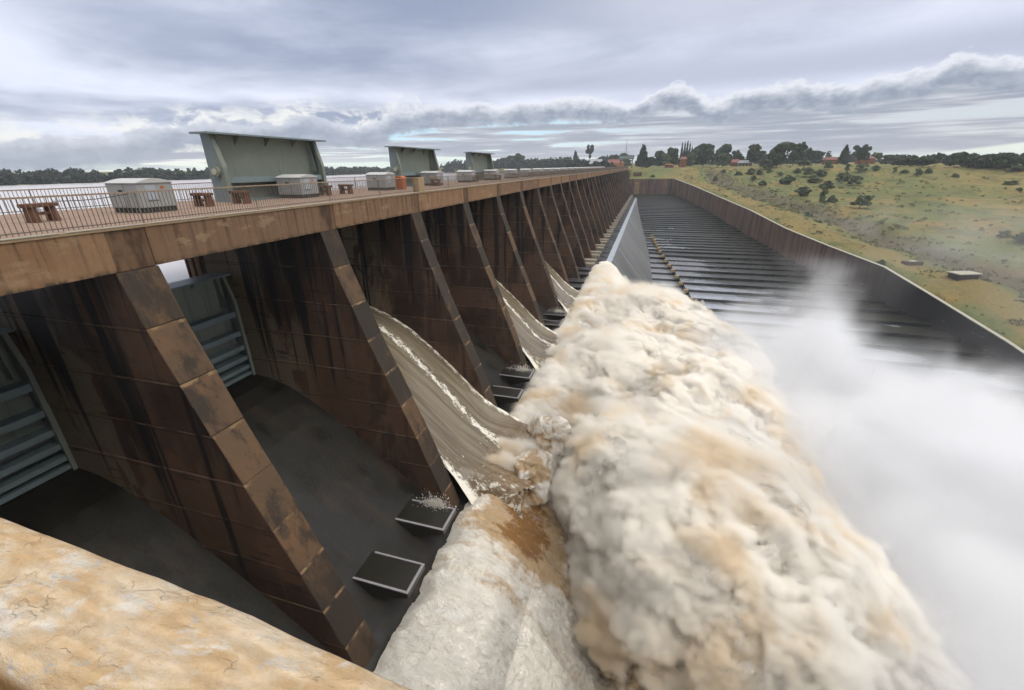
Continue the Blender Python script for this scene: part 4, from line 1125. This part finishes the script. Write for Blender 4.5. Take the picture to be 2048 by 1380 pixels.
amt = np.clip((SX + .35 + rag) / 1.1, -.3, 1)
farl = np.clip((FY - 31) / 6, 0, 1)
lump = (1.5 * billow(P2 * .32, 14) + .9 * billow(P2 * .8, 15) + .5 * billow(P2 * 1.8, 16) + .25 * billow(P2 * 4, 17)).reshape(FX.shape) - .9
lump *= .7
hh_ = (h * .62 - .10) * amt * (1 - .4 * farl) * np.interp(FY, [20, 32], [.85, 1.0]) + lump * farl * np.clip((SX + .2) / 2.5, 0, 1) * np.clip(endf, 0, 1) + np.minimum(endf, 0) * 1.5
for k in (2, 4, 6):
    hh_ += .5 * np.exp(-((FY - (py(k) + 5.4)) / 5.5) ** 2) * amt
mud = .45 + .95 * (fbm(np.stack([FX.ravel() * .12, FY.ravel() * .75, FZ.ravel() * .12], 1), 21, 6, .68).reshape(FX.shape) - .5) + .10 * np.clip((FY - 15) / 6, -1, 1)
# smooth amber water under the first jet
am = np.exp(-((FY - 22.6) / 3.0) ** 2) * np.exp(-((SX - 4.4) / 2.9) ** 2)
mud = mud + am * .85; hh_ = hh_ * (1 - .6 * am)
X = FX + nrm[..., 0] * hh_; Y = FY; Zf = FZ + nrm[..., 2] * hh_ - .03
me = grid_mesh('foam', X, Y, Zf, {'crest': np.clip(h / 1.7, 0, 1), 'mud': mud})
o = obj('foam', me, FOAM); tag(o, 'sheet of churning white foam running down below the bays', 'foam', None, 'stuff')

# (b) the great plume
gx = np.concatenate([np.arange(8.2, 40, .17), np.arange(40, 58, .4)])
gy = [3.0]
while gy[-1] < 118: gy.append(gy[-1] + .125 + max(0, gy[-1] - 14) * .0034)
gy = np.array(gy)
PX, PY_ = np.meshgrid(gx, gy, indexing='ij')
H = np.interp(PX, [8, 10, 12, 14, 18, 23, 28, 33, 37, 41, 46, 58], [-24.2, -23.0, -21.9, -20.9, -20.2, -20.8, -22.8, -26.4, -31.5, -37.5, -42, -44])
lob = np.zeros_like(PX)
for k, a in ((2, 1.0), (4, 1.0), (6, .8)):
    c = py(k) + 5.2; wdt = 4.5 + (PX - 8) * .16
    lob += a * np.exp(-((PY_ - c) / wdt) ** 2)
H += (lob - .55) * np.interp(PX, [8, 11, 15, 22, 34, 40], [3.0, 3.4, 3.6, 3.4, 2.6, 0])
lf = fbm(np.stack([PX.ravel() * .07, PY_.ravel() * .07, 0 * PX.ravel()], 1), 41, 3).reshape(PX.shape) - .5
H += lf * 7 * np.clip((PX - 10) / 10, 0, 1)
ymin = np.interp(PX, [8, 10, 12, 16, 20, 26, 35, 58], [28, 27.2, 25.6, 21.4, 17, 10.5, 2, -20])
ymin = ymin + (fbm(np.stack([PX.ravel() * .35, 0 * PX.ravel(), 0 * PX.ravel()], 1), 51, 3).reshape(PX.shape) - .5) * 3
dn = PY_ - ymin
H -= 13 * np.clip(1 - dn / 7.5, 0, 1.3) ** 1.5
ymax = np.interp(PX, [8, 11, 14, 20, 24, 30, 36, 42], [95, 93, 87, 86, 94, 90, 76, 54])
ymax = ymax + (fbm(np.stack([PX.ravel() * .3, 0 * PX.ravel(), 0 * PX.ravel()], 1), 55, 3).reshape(PX.shape) - .5) * 8
H -= 12 * np.clip((PY_ - ymax + 8) / 14, 0, 1.6) ** 1.5
# normals of the base
gH0 = np.gradient(H, gx, axis=0); gH1 = np.gradient(H, gy, axis=1)
N = np.stack([-gH0, -gH1, np.ones_like(H)], -1); N /= np.linalg.norm(N, axis=-1, keepdims=True)
B = np.stack([PX, PY_, H], -1).reshape(-1, 3)
wv = np.stack([fbm(B * .16 + q, 60 + i, 3) for i, q in enumerate((0, 31, 67))], 1) - .5
Q = B * np.array([.66, 1, .9]) + wv * 7.0
a1 = billow(Q / 7.5, 5); a2 = billow(Q / 3.3, 6); a3 = billow(Q / 1.5 + wv, 7); a4 = billow(Q / .68, 8); a5 = billow(Q / .34, 9)
fl_ = np.abs(fbm(Q * np.array([.5, 1.2, .8]), 77, 5) - .5)
dsp = 3.2 * a1 + 1.7 * a2 + 1.0 * a3 + .50 * a4 + .24 * a5 - 3.8 - 1.6 * np.clip(.12 - fl_, 0, 1) / .12 * .5
near = 1.0
B2 = B + N.reshape(-1, 3) * dsp[:, None]
# spray is dragged outward and down-stream: slight shear of the lumps
B2[:, 0] += .8 * (a2 - .5)
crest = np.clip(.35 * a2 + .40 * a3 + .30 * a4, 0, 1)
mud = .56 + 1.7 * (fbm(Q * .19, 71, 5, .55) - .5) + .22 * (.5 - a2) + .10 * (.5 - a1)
wx = B[:, 0]; ld = np.abs(lob.ravel())
mud = mud + .30 * np.clip(1 - dn.ravel() / 9, 0, 1)
mud = mud + np.exp(-((wx - 10.8) / 1.5) ** 2) * .42 * np.clip(ld, 0, 1) - .05
X = B2[:, 0].reshape(PX.shape); Y = B2[:, 1].reshape(PX.shape); Zp = B2[:, 2].reshape(PX.shape)
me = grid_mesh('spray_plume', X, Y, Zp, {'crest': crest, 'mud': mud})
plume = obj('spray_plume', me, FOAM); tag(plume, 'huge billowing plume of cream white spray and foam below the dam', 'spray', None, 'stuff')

# curls of brown water thrown off the jets
ico = bpy.data.meshes.new('ico'); bm_ = bmesh.new(); bmesh.ops.create_icosphere(bm_, subdivisions=6, radius=1.0); bm_.to_mesh(ico); bm_.free()
iv = np.zeros(len(ico.vertices) * 3); ico.vertices.foreach_get('co', iv); iv = iv.reshape(-1, 3)
ifc = np.array([p.vertices[:] for p in ico.polygons])
def curl(x, y, z, sx, sy, sz, seed, label):
    P = iv * np.array([sx, sy, sz]); Q = P + np.array([x, y, z])
    w_ = np.stack([fbm(Q * .9 + q, seed + i, 3) for i, q in enumerate((0, 31, 67))], 1) - .5; Q2 = Q + w_ * 1.2
    d = .75 * billow(Q2 / 1.2, seed) + .40 * billow(Q2 / .5, seed + 1) + .2 * billow(Q2 / .24, seed + 2)
    big_ = fbm(Q * .55 + 3, seed + 8, 3) - .5
    V_ = P + iv * (d * 1.1 - .6 + big_ * 2.2)[:, None]
    md = 1.22 - 1.2 * np.clip(d - .70, 0, 1) + .9 * (fbm(Q * 1.3, seed + 5, 4) - .35)
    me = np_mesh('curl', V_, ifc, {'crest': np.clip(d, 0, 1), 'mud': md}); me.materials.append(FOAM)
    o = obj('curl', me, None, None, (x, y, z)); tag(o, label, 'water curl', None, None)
curl(11.2, 27.0, -21.0, 1.1, 1.9, 1.7, 200, 'amber brown curl of water with white tips at the end of the nearest jet')
curl(11.7, 31.3, -20.0, .9, 1.0, 1.1, 210, 'smaller amber curl of water at the upper edge of the nearest sheet')
curl(10.8, 49.6, -21.2, .9, 1.3, 1.4, 220, 'amber curl of water at the end of the second sheet')

# (c) small splashes leaping over the baffle blocks
def splash(x, y, z, s, seed, label):
    r = np.random.RandomState(seed); n = 2600
    d = r.normal(size=(n, 3)) * np.array([.62, .30, .30]) * s; d[:, 2] = np.abs(d[:, 2]) * 1.1
    d[: n // 2] *= .6
    P = d; sz = .004 + .018 * r.uniform(size=n) ** 3
    vs = []; fs = []
    for i in range(n):
        k = len(vs); q = sz[i] * (1.5 if i % 6 else 3.0)
        for a in ((1, 0, 0), (-1, 0, 0), (0, 1, 0), (0, -1, 0), (0, 0, 1.6), (0, 0, -1)): vs.append(P[i] + np.array(a) * q)
        fs += [(k, k + 2, k + 4), (k + 2, k + 1, k + 4), (k + 1, k + 3, k + 4), (k + 3, k, k + 4), (k + 2, k, k + 5), (k + 1, k + 2, k + 5), (k + 3, k + 1, k + 5), (k, k + 3, k + 5)]
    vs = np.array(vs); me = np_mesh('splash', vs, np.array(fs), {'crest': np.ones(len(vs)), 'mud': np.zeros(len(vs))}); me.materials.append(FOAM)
    o = obj('splash', me, None, None, (x, y, z)); tag(o, label, 'splash', None, 'stuff')
splash(6.4, py(1) + 8.9, -19.0, .8, 1, 'white splash leaping over the rear edge of the second baffle block')
splash(6.7, py(3) + 8.8, -19.2, 1.1, 2, 'white splash over the baffle blocks between first and second water sheets')
splash(6.7, py(5) + 8.8, -19.2, 1.1, 3, 'small white splash over the baffle blocks between second and third water sheets')

# ------------------------------------------------------------------ drifting mist (volume grid)
def mist(name, x0, x1, y0, y1, z0, z1, vox, label, dens, tint=(.935, .94, .955), brown=False):
    ng = bpy.data.node_groups.new(name + '_nodes', 'GeometryNodeTree')
    ng.interface.new_socket('Geometry', in_out='OUTPUT', socket_type='NodeSocketGeometry')
    N = ng.nodes; L = ng.links
    out = N.new('NodeGroupOutput'); vc = N.new('GeometryNodeVolumeCube')
    vc.inputs['Min'].default_value = (x0, y0, z0); vc.inputs['Max'].default_value = (x1, y1, z1)
    vc.inputs['Resolution X'].default_value = int((x1 - x0) / vox); vc.inputs['Resolution Y'].default_value = int((y1 - y0) / vox); vc.inputs['Resolution Z'].default_value = int((z1 - z0) / vox)
    def m(op, a, b=0., c=None, cl=False):
        nd = N.new('ShaderNodeMath'); nd.operation = op; nd.use_clamp = cl
        for i, q in enumerate((a, b, c)):
            if q is None: continue
            if isinstance(q, bpy.types.NodeSocket): L.new(q, nd.inputs[i])
            else: nd.inputs[i].default_value = q
        return nd.outputs[0]
    def mr(f, a, b, c=0., d=1., s=True):
        nd = N.new('ShaderNodeMapRange'); nd.interpolation_type = 'SMOOTHSTEP' if s else 'LINEAR'
        for i, q in enumerate((f, a, b, c, d)):
            if isinstance(q, bpy.types.NodeSocket): L.new(q, nd.inputs[i])
            else: nd.inputs[i].default_value = q
        return nd.outputs[0]
    def noise(v, sc, det, ro=.55, dist=0.):
        nd = N.new('ShaderNodeTexNoise'); L.new(v, nd.inputs['Vector']); nd.inputs['Scale'].default_value = sc; nd.inputs['Detail'].default_value = det; nd.inputs['Roughness'].default_value = ro; nd.inputs['Distortion'].default_value = dist
        return nd.outputs[0]
    pos = N.new('GeometryNodeInputPosition').outputs[0]
    sp = N.new('ShaderNodeSeparateXYZ'); L.new(pos, sp.inputs[0]); x, y, z = sp.outputs
    d = dens(m, mr, noise, pos, x, y, z)
    L.new(d, vc.inputs['Density']); L.new(vc.outputs[0], out.inputs[0])
    me = bpy.data.meshes.new(name); o = bpy.data.objects.new(name, me); COL.objects.link(o)
    mo = o.modifiers.new('mist', 'NODES'); mo.node_group = ng
    # material is set inside the group
    sm = N.new('GeometryNodeSetMaterial'); L.new(vc.outputs[0], sm.inputs[0]); L.new(sm.outputs[0], out.inputs[0])
    t = NT(name + '_volume'); pv = t.n('ShaderNodeVolumePrincipled'); pv.inputs['Color'].default_value = tint + (1,); pv.inputs['Density'].default_value = 1.0
    if brown:
        q = t.noise(t.pos(), .15, 6, .62, .5)
        t.put(pv.inputs['Color'], t.mix(t.ramp(q, .48, .64), tint, (.93, .835, .69)))
    pv.inputs['Anisotropy'].default_value = 0.0
    ou = t.n('ShaderNodeOutputMaterial'); t.t.links.new(pv.outputs[0], ou.inputs['Volume'])
    sm.inputs['Material'].default_value = t.m
    me.materials.append(t.m)
    tag(o, label, 'mist', None, 'stuff')
    return o
def dens1(m, mr, noise, pos, x, y, z):
    n = noise(pos, .050, 7, .60, .55)
    n2 = noise(pos, .03, 2, .5)
    # top of the bank of mist above the river
    yt = mr(y, 20., 115., 0., 1., False)
    xt = mr(x, 30., 70., 1., 0.)
    top = m('ADD', m('MULTIPLY', yt, -18.), -17.5)
    top = m('ADD', top, m('MULTIPLY', xt, 1.5))
    tongue = m('MULTIPLY', m('MULTIPLY', mr(x, 30., 40.), mr(x, 66., 50.)), m('MULTIPLY', mr(y, 62., 80.), mr(y, 116., 98.)))
    top = m('ADD', top, m('MULTIPLY', tongue, 13.))
    hgt = m('SUBTRACT', top, z)                               # metres below the top
    a = mr(m('ADD', hgt, m('MULTIPLY', m('SUBTRACT', n, .5), 62.)), 0., 18.)
    ex = mr(m('ADD', x, m('MULTIPLY', m('SUBTRACT', n, .5), 34.)), 21., 38.)
    far = mr(m('ADD', y, m('MULTIPLY', m('SUBTRACT', n, .5), 150.)), 88., 112., 1., 0.)
    dense = m('MULTIPLY', m('MULTIPLY', a, ex), far)
    dense = m('MULTIPLY', dense, mr(noise(pos, .045, 5, .6, .8), .38, .60, .22, 1.))
    # thin drifting veil over the wall and the slope
    n3 = noise(pos, .028, 5, .6, .6)
    veil = m('MULTIPLY', mr(n3, .47, .70), mr(z, -6., -30.))
    veil = m('MULTIPLY', veil, m('MULTIPLY', mr(x, 72., 112.), mr(y, 290., 180.)))
    # skin of spray over the plume
    return m('ADD', m('MULTIPLY', dense, .55), m('MULTIPLY', veil, .030))
mist('mist', 22, 170, 0, 230, -44, -6, 1.0, 'bank of soft white mist drifting from the plume over the right hand river', dens1)

def mist_on(name, target, vox, box, label, T, amount, xg, soft=.5, sc=1.0):
    """spray whose thickness over the water surface follows rounded lumps: T = (least, big lumps, small lumps, ragged noise) in metres"""
    def dn(m, mr, noise, pos, x, y, z):
        ng = bpy.data.node_groups[name + '_nodes']; N = ng.nodes; L = ng.links
        oi = N.new('GeometryNodeObjectInfo'); oi.inputs['Object'].default_value = target; oi.transform_space = 'RELATIVE'
        pr = N.new('GeometryNodeProximity'); pr.target_element = 'FACES'
        L.new(oi.outputs['Geometry'], pr.inputs[0]); L.new(pos, pr.inputs['Sample Position'] if 'Sample Position' in pr.inputs else pr.inputs[-1])
        dist = pr.outputs['Distance']
        # the spray is flung outward and down, so its lumps are drawn out that way
        sx = N.new('ShaderNodeCombineXYZ'); L.new(m('MULTIPLY', m('ADD', x, m('MULTIPLY', z, -.3)), .62), sx.inputs[0]); L.new(y, sx.inputs[1]); L.new(m('ADD', z, m('MULTIPLY', x, .45)), sx.inputs[2])
        pos = sx.outputs[0]
        nc = N.new('ShaderNodeTexNoise'); L.new(pos, nc.inputs['Vector']); nc.inputs['Scale'].default_value = .28 * sc; nc.inputs['Detail'].default_value = 4
        vs = N.new('ShaderNodeVectorMath'); vs.operation = 'SCALE'; L.new(nc.outputs['Color'], vs.inputs[0]); vs.inputs['Scale'].default_value = 4.0 / sc
        va = N.new('ShaderNodeVectorMath'); va.operation = 'ADD'; L.new(pos, va.inputs[0]); L.new(vs.outputs[0], va.inputs[1])
        def lump(s_):
            v = N.new('ShaderNodeTexVoronoi'); v.feature = 'F1'; L.new(va.outputs[0], v.inputs['Vector']); v.inputs['Scale'].default_value = s_ * sc
            d2 = m('MULTIPLY', v.outputs['Distance'], v.outputs['Distance'])
            return m('SQRT', m('MAXIMUM', m('SUBTRACT', 1., m('MULTIPLY', d2, 1.3)), 0.))
        n = noise(va.outputs[0], .22 * sc, 8, .72, .5)
        t_ = m('ADD', m('ADD', T[0], m('MULTIPLY', m('SUBTRACT', lump(.30), .45), T[1])), m('ADD', m('ADD', m('MULTIPLY', m('SUBTRACT', lump(.75), .45), T[2]), m('MULTIPLY', m('SUBTRACT', lump(1.7), .45), T[2] * .6)), m('MULTIPLY', m('SUBTRACT', n, .5), T[3])))
        hard = m('MULTIPLY', mr(m('SUBTRACT', dist, t_), 0., -soft), amount)
        big = noise(pos, .085 * sc, 5, .6, .8)
        veil = m('MULTIPLY', mr(m('SUBTRACT', dist, m('MULTIPLY', m('SUBTRACT', big, .42), 13. / sc)), 0., -2.0 / sc), amount * .075 * sc)
        return m('MULTIPLY', m('ADD', hard, veil), mr(x, xg[0], xg[1]))
    x0, x1, y0, y1, z0, z1 = box
    return mist(name, x0, x1, y0, y1, z0, z1, vox, label, dn, (.998, .975, .93), True)
mist_on('spray_haze', plume, .27, (8.5, 50, 4, 116, -42, -14), 'fine spray hanging over the white plume', (-.05, 1.2, .55, 5.4), 7.0, (9.5, 12.), .5)
foam_o = bpy.data.objects['foam']
mist_on('lip_spray', foam_o, .28, (6.4, 22, 26, 108, -34, -18.0), 'thin spray blowing off the foam along the lip of the dam', (.10, .8, .5, 2.4), 5, (6.8, 8.0), .35, 1.6)
# thin air over the whole place
hz_ = MB().box(-1700, 2300, -500, 3600, -54, 60).build('haze', None)
t = NT('haze_air'); pv = t.n('ShaderNodeVolumePrincipled'); pv.inputs['Color'].default_value = (.86, .92, 1, 1); pv.inputs['Density'].default_value = .00018
ou = t.n('ShaderNodeOutputMaterial'); t.t.links.new(pv.outputs[0], ou.inputs['Volume']); hz_.data.materials.append(t.m)
tag(hz_, 'thin pale blue haze over the whole valley', 'haze', None, 'stuff')

# ------------------------------------------------------------------ sky and light
wd = bpy.data.worlds.new('World'); S.world = wd
t = NT('w', wd)
tc = t.n('ShaderNodeTexCoord').outputs['Generated']
x, y, z = t.sep(tc)
nrm = t.n('ShaderNodeVectorMath', operation='NORMALIZE'); t.put(nrm.inputs[0], tc); dx_, dy_, dz_ = t.sep(nrm.outputs[0])
az = t.math('MULTIPLY', t.math('ARCTAN2', dx_, dy_), 180 / PI)
el = t.math('MULTIPLY', t.math('ARCSINE', dz_), 180 / PI)
inv_ = t.math('DIVIDE', 1.0, t.math('ADD', t.math('MAXIMUM', dz_, 0.0), .055))
pl_ = t.vec(t.math('MULTIPLY', dx_, inv_), t.math('MULTIPLY', dy_, inv_), 0.)
sky = t.n('ShaderNodeTexSky'); sky.sky_type = 'NISHITA'; sky.sun_disc = False
SUN_EL, SUN_AZ = math.radians(58), math.radians(105)
sky.sun_elevation = SUN_EL; sky.sun_rotation = SUN_AZ
# base overcast: soft wide variation
n1 = t.noise(t.scale(pl_, (.22, .22, 1), (3.1, 1.2, 0)), 1, 5, .5, .5)
n2 = t.noise(t.scale(pl_, (.75, .75, 1), (1.1, 5.2, 0)), 1, 6, .6, .3)
g = t.math('ADD', t.math('MULTIPLY', n1, .75), t.math('MULTIPLY', n2, .25))
base = t.mix(t.ramp(g, .40, .61), (.27, .315, .44), (.70, .74, .86))
# darker lavender belt right of centre just above the cumulus bank, brighter towards the top right
belt_ = t.math('MULTIPLY', t.ramp(el, 6.5, 8.5), t.ramp(el, 9.0, 12.5, 1, 0)); belt_ = t.math('MULTIPLY', belt_, t.ramp(az, -45, -5))
base = t.mix(t.math('MULTIPLY', belt_, .7), base, (.345, .375, .50))
tr_ = t.math('MULTIPLY', t.ramp(el, 10, 15), t.ramp(az, -25, 5))
base = t.mix(t.math('MULTIPLY', tr_, .6), base, (.66, .68, .77))
# cumulus bank: top edge as a function of azimuth
fc = t.n('ShaderNodeFloatCurve'); cv = fc.mapping.curves[0]
CT = [(-70, 2.3), (-63, 2.63), (-57, 3.04), (-53.3, 3.8), (-48.3, 4.6), (-44.8, 4.4), (-38.9, 5.4), (-34.9, 4.6), (-29.3, 6.2), (-23.6, 6.9), (-17.8, 6.8), (-7.4, 7.4), (-3.5, 6.7), (-.8, 7.4), (2.3, 8.2), (6, 6.6), (8.3, 7.1), (11.8, 7.6), (17.7, 7.1), (20.5, 7.6), (23.2, 7.6), (25.4, 8.7), (27.1, 7.9), (34, 7.6)]
while len(cv.points) < len(CT): cv.points.new(.5, .5)
for p_, (a, e_) in zip(cv.points, CT): p_.location = ((a + 75) / 115, e_ / 10); p_.handle_type = 'AUTO'
fc.mapping.update()
t.put(fc.inputs['Value'], t.math('DIVIDE', t.math('ADD', az, 75), 115, clamp=True))
etop = t.math('MULTIPLY', fc.outputs[0], 10)
ang = t.vec(az, t.math('MULTIPLY', el, 1.6), 0.)
puff = t.math('ADD', t.math('MULTIPLY', t.math('SUBTRACT', t.noise(ang, .42, 6, .6, .2), .5), 2.2), t.math('MULTIPLY', t.math('SUBTRACT', t.noise(ang, 1.5, 6, .65), .5), .8))
de = t.math('SUBTRACT', t.math('ADD', etop, puff), el)       # degrees below the ragged top
inb = t.ramp(de, -.12, .38)
thick = t.math('ADD', 2.2, t.math('MULTIPLY', t.math('SUBTRACT', t.noise(ang, .12, 3), .5), 2.0))
core = t.ramp(de, .1, 1.5)
soft = t.noise(ang, .55, 6, .6, .4)
cum = t.mix(t.math('MULTIPLY', core, t.ramp(soft, .30, .62, .7, 1.0)), (.72, .74, .80), (.24, .28, .36))
left = t.ramp(az, -40, -18, .55, 1)
cum = t.mix(left, (.27, .31, .41), cum)
# under the bank: stratus streaks with pale gaps
stv = t.vec(t.math('MULTIPLY', az, .05), t.math('MULTIPLY', el, .85), 0.)
s1 = t.noise(stv, 1.0, 6, .55, .6)
s2 = t.noise(t.vec(t.math('MULTIPLY', az, .09), t.math('MULTIPLY', el, 1.7), 4.), 1.0, 5, .6, .5)
under = t.mix(t.ramp(t.math('ADD', t.math('MULTIPLY', s1, .6), t.math('MULTIPLY', s2, .4)), .44, .58), (.30, .33, .41), (.56, .58, .62))
gap = t.ramp(t.math('ADD', t.math('MULTIPLY', s1, .55), t.math('MULTIPLY', s2, .45)), .52, .57)
gaz = t.ramp(az, 4, -16, .12, 1)
blue = t.mix(t.ramp(el, 1.0, 3.6), (.78, .88, .80), (.50, .72, .86))
blue = t.mix(t.ramp(az, -50, -38, 1, 0), blue, (.86, .87, .80))
under = t.mix(t.math('MULTIPLY', gap, gaz), under, blue)
hz = t.math('MULTIPLY', t.ramp(t.math('ADD', el, t.math('MULTIPLY', t.math('SUBTRACT', s2, .5), 1.2)), 1.1, .45), t.ramp(t.math('ABSOLUTE', t.math('ADD', az, 14)), 6, 12, 1, .35))
under = t.mix(hz, under, (.74, .86, .72))
hz2 = t.math('MULTIPLY', t.ramp(t.math('SUBTRACT', el, t.math('MULTIPLY', t.math('SUBTRACT', az, 24), .13)), .75, .45), t.ramp(az, 20, 25))
under = t.mix(hz2, under, (.76, .84, .74))
below = t.ramp(t.math('SUBTRACT', de, thick), -.3, .7)
c = t.mix(below, cum, under)
# pale break above the left part of the bank
pb = t.math('MULTIPLY', t.math('MULTIPLY', t.ramp(de, -2.2, -.2), t.ramp(az, -18, -34)), t.ramp(t.noise(ang, .30, 5, .6, .5), .40, .56))
base = t.mix(t.math('MULTIPLY', pb, .9), base, (.80, .80, .78))
c = t.mix(inb, base, c)
# above the picture the cloud deck brightens as an overcast sky does
c = t.mix(t.ramp(el, 20, 60), c, (1.42, 1.38, 1.32))
c10 = t.mix(1.0, c, (10., 10., 10.), 'MULTIPLY')
fin = t.mix(.04, c10, sky.outputs[0])
bg = t.n('ShaderNodeBackground'); t.put(bg.inputs[0], fin); bg.inputs[1].default_value = .1
ow = t.n('ShaderNodeOutputWorld'); t.t.links.new(bg.outputs[0], ow.inputs[0])
wd.cycles.sampling_method = 'MANUAL'; wd.cycles.sample_map_resolution = 512

sl = bpy.data.lights.new('sun', 'SUN'); so = bpy.data.objects.new('sun', sl); COL.objects.link(so)
sl.energy = 1.5; sl.angle = math.radians(45); sl.color = (1, .965, .90)
sd = Vector((math.cos(SUN_EL) * math.sin(SUN_AZ), math.cos(SUN_EL) * math.cos(SUN_AZ), math.sin(SUN_EL)))
so.rotation_euler = sd.to_track_quat('Z', 'Y').to_euler()

S.view_settings.view_transform = 'Standard'; S.view_settings.look = 'None'; S.view_settings.exposure = 0.3; S.view_settings.gamma = 1
cy = S.cycles
cy.max_bounces = 12; cy.diffuse_bounces = 3; cy.glossy_bounces = 2; cy.transmission_bounces = 2; cy.volume_bounces = 6; cy.transparent_max_bounces = 4
cy.volume_step_rate = 2.0; cy.volume_max_steps = 256
cy.use_denoising = True
try: cy.denoiser = 'OPENIMAGEDENOISE'
except Exception: pass
cy.use_adaptive_sampling = True; cy.adaptive_threshold = .04
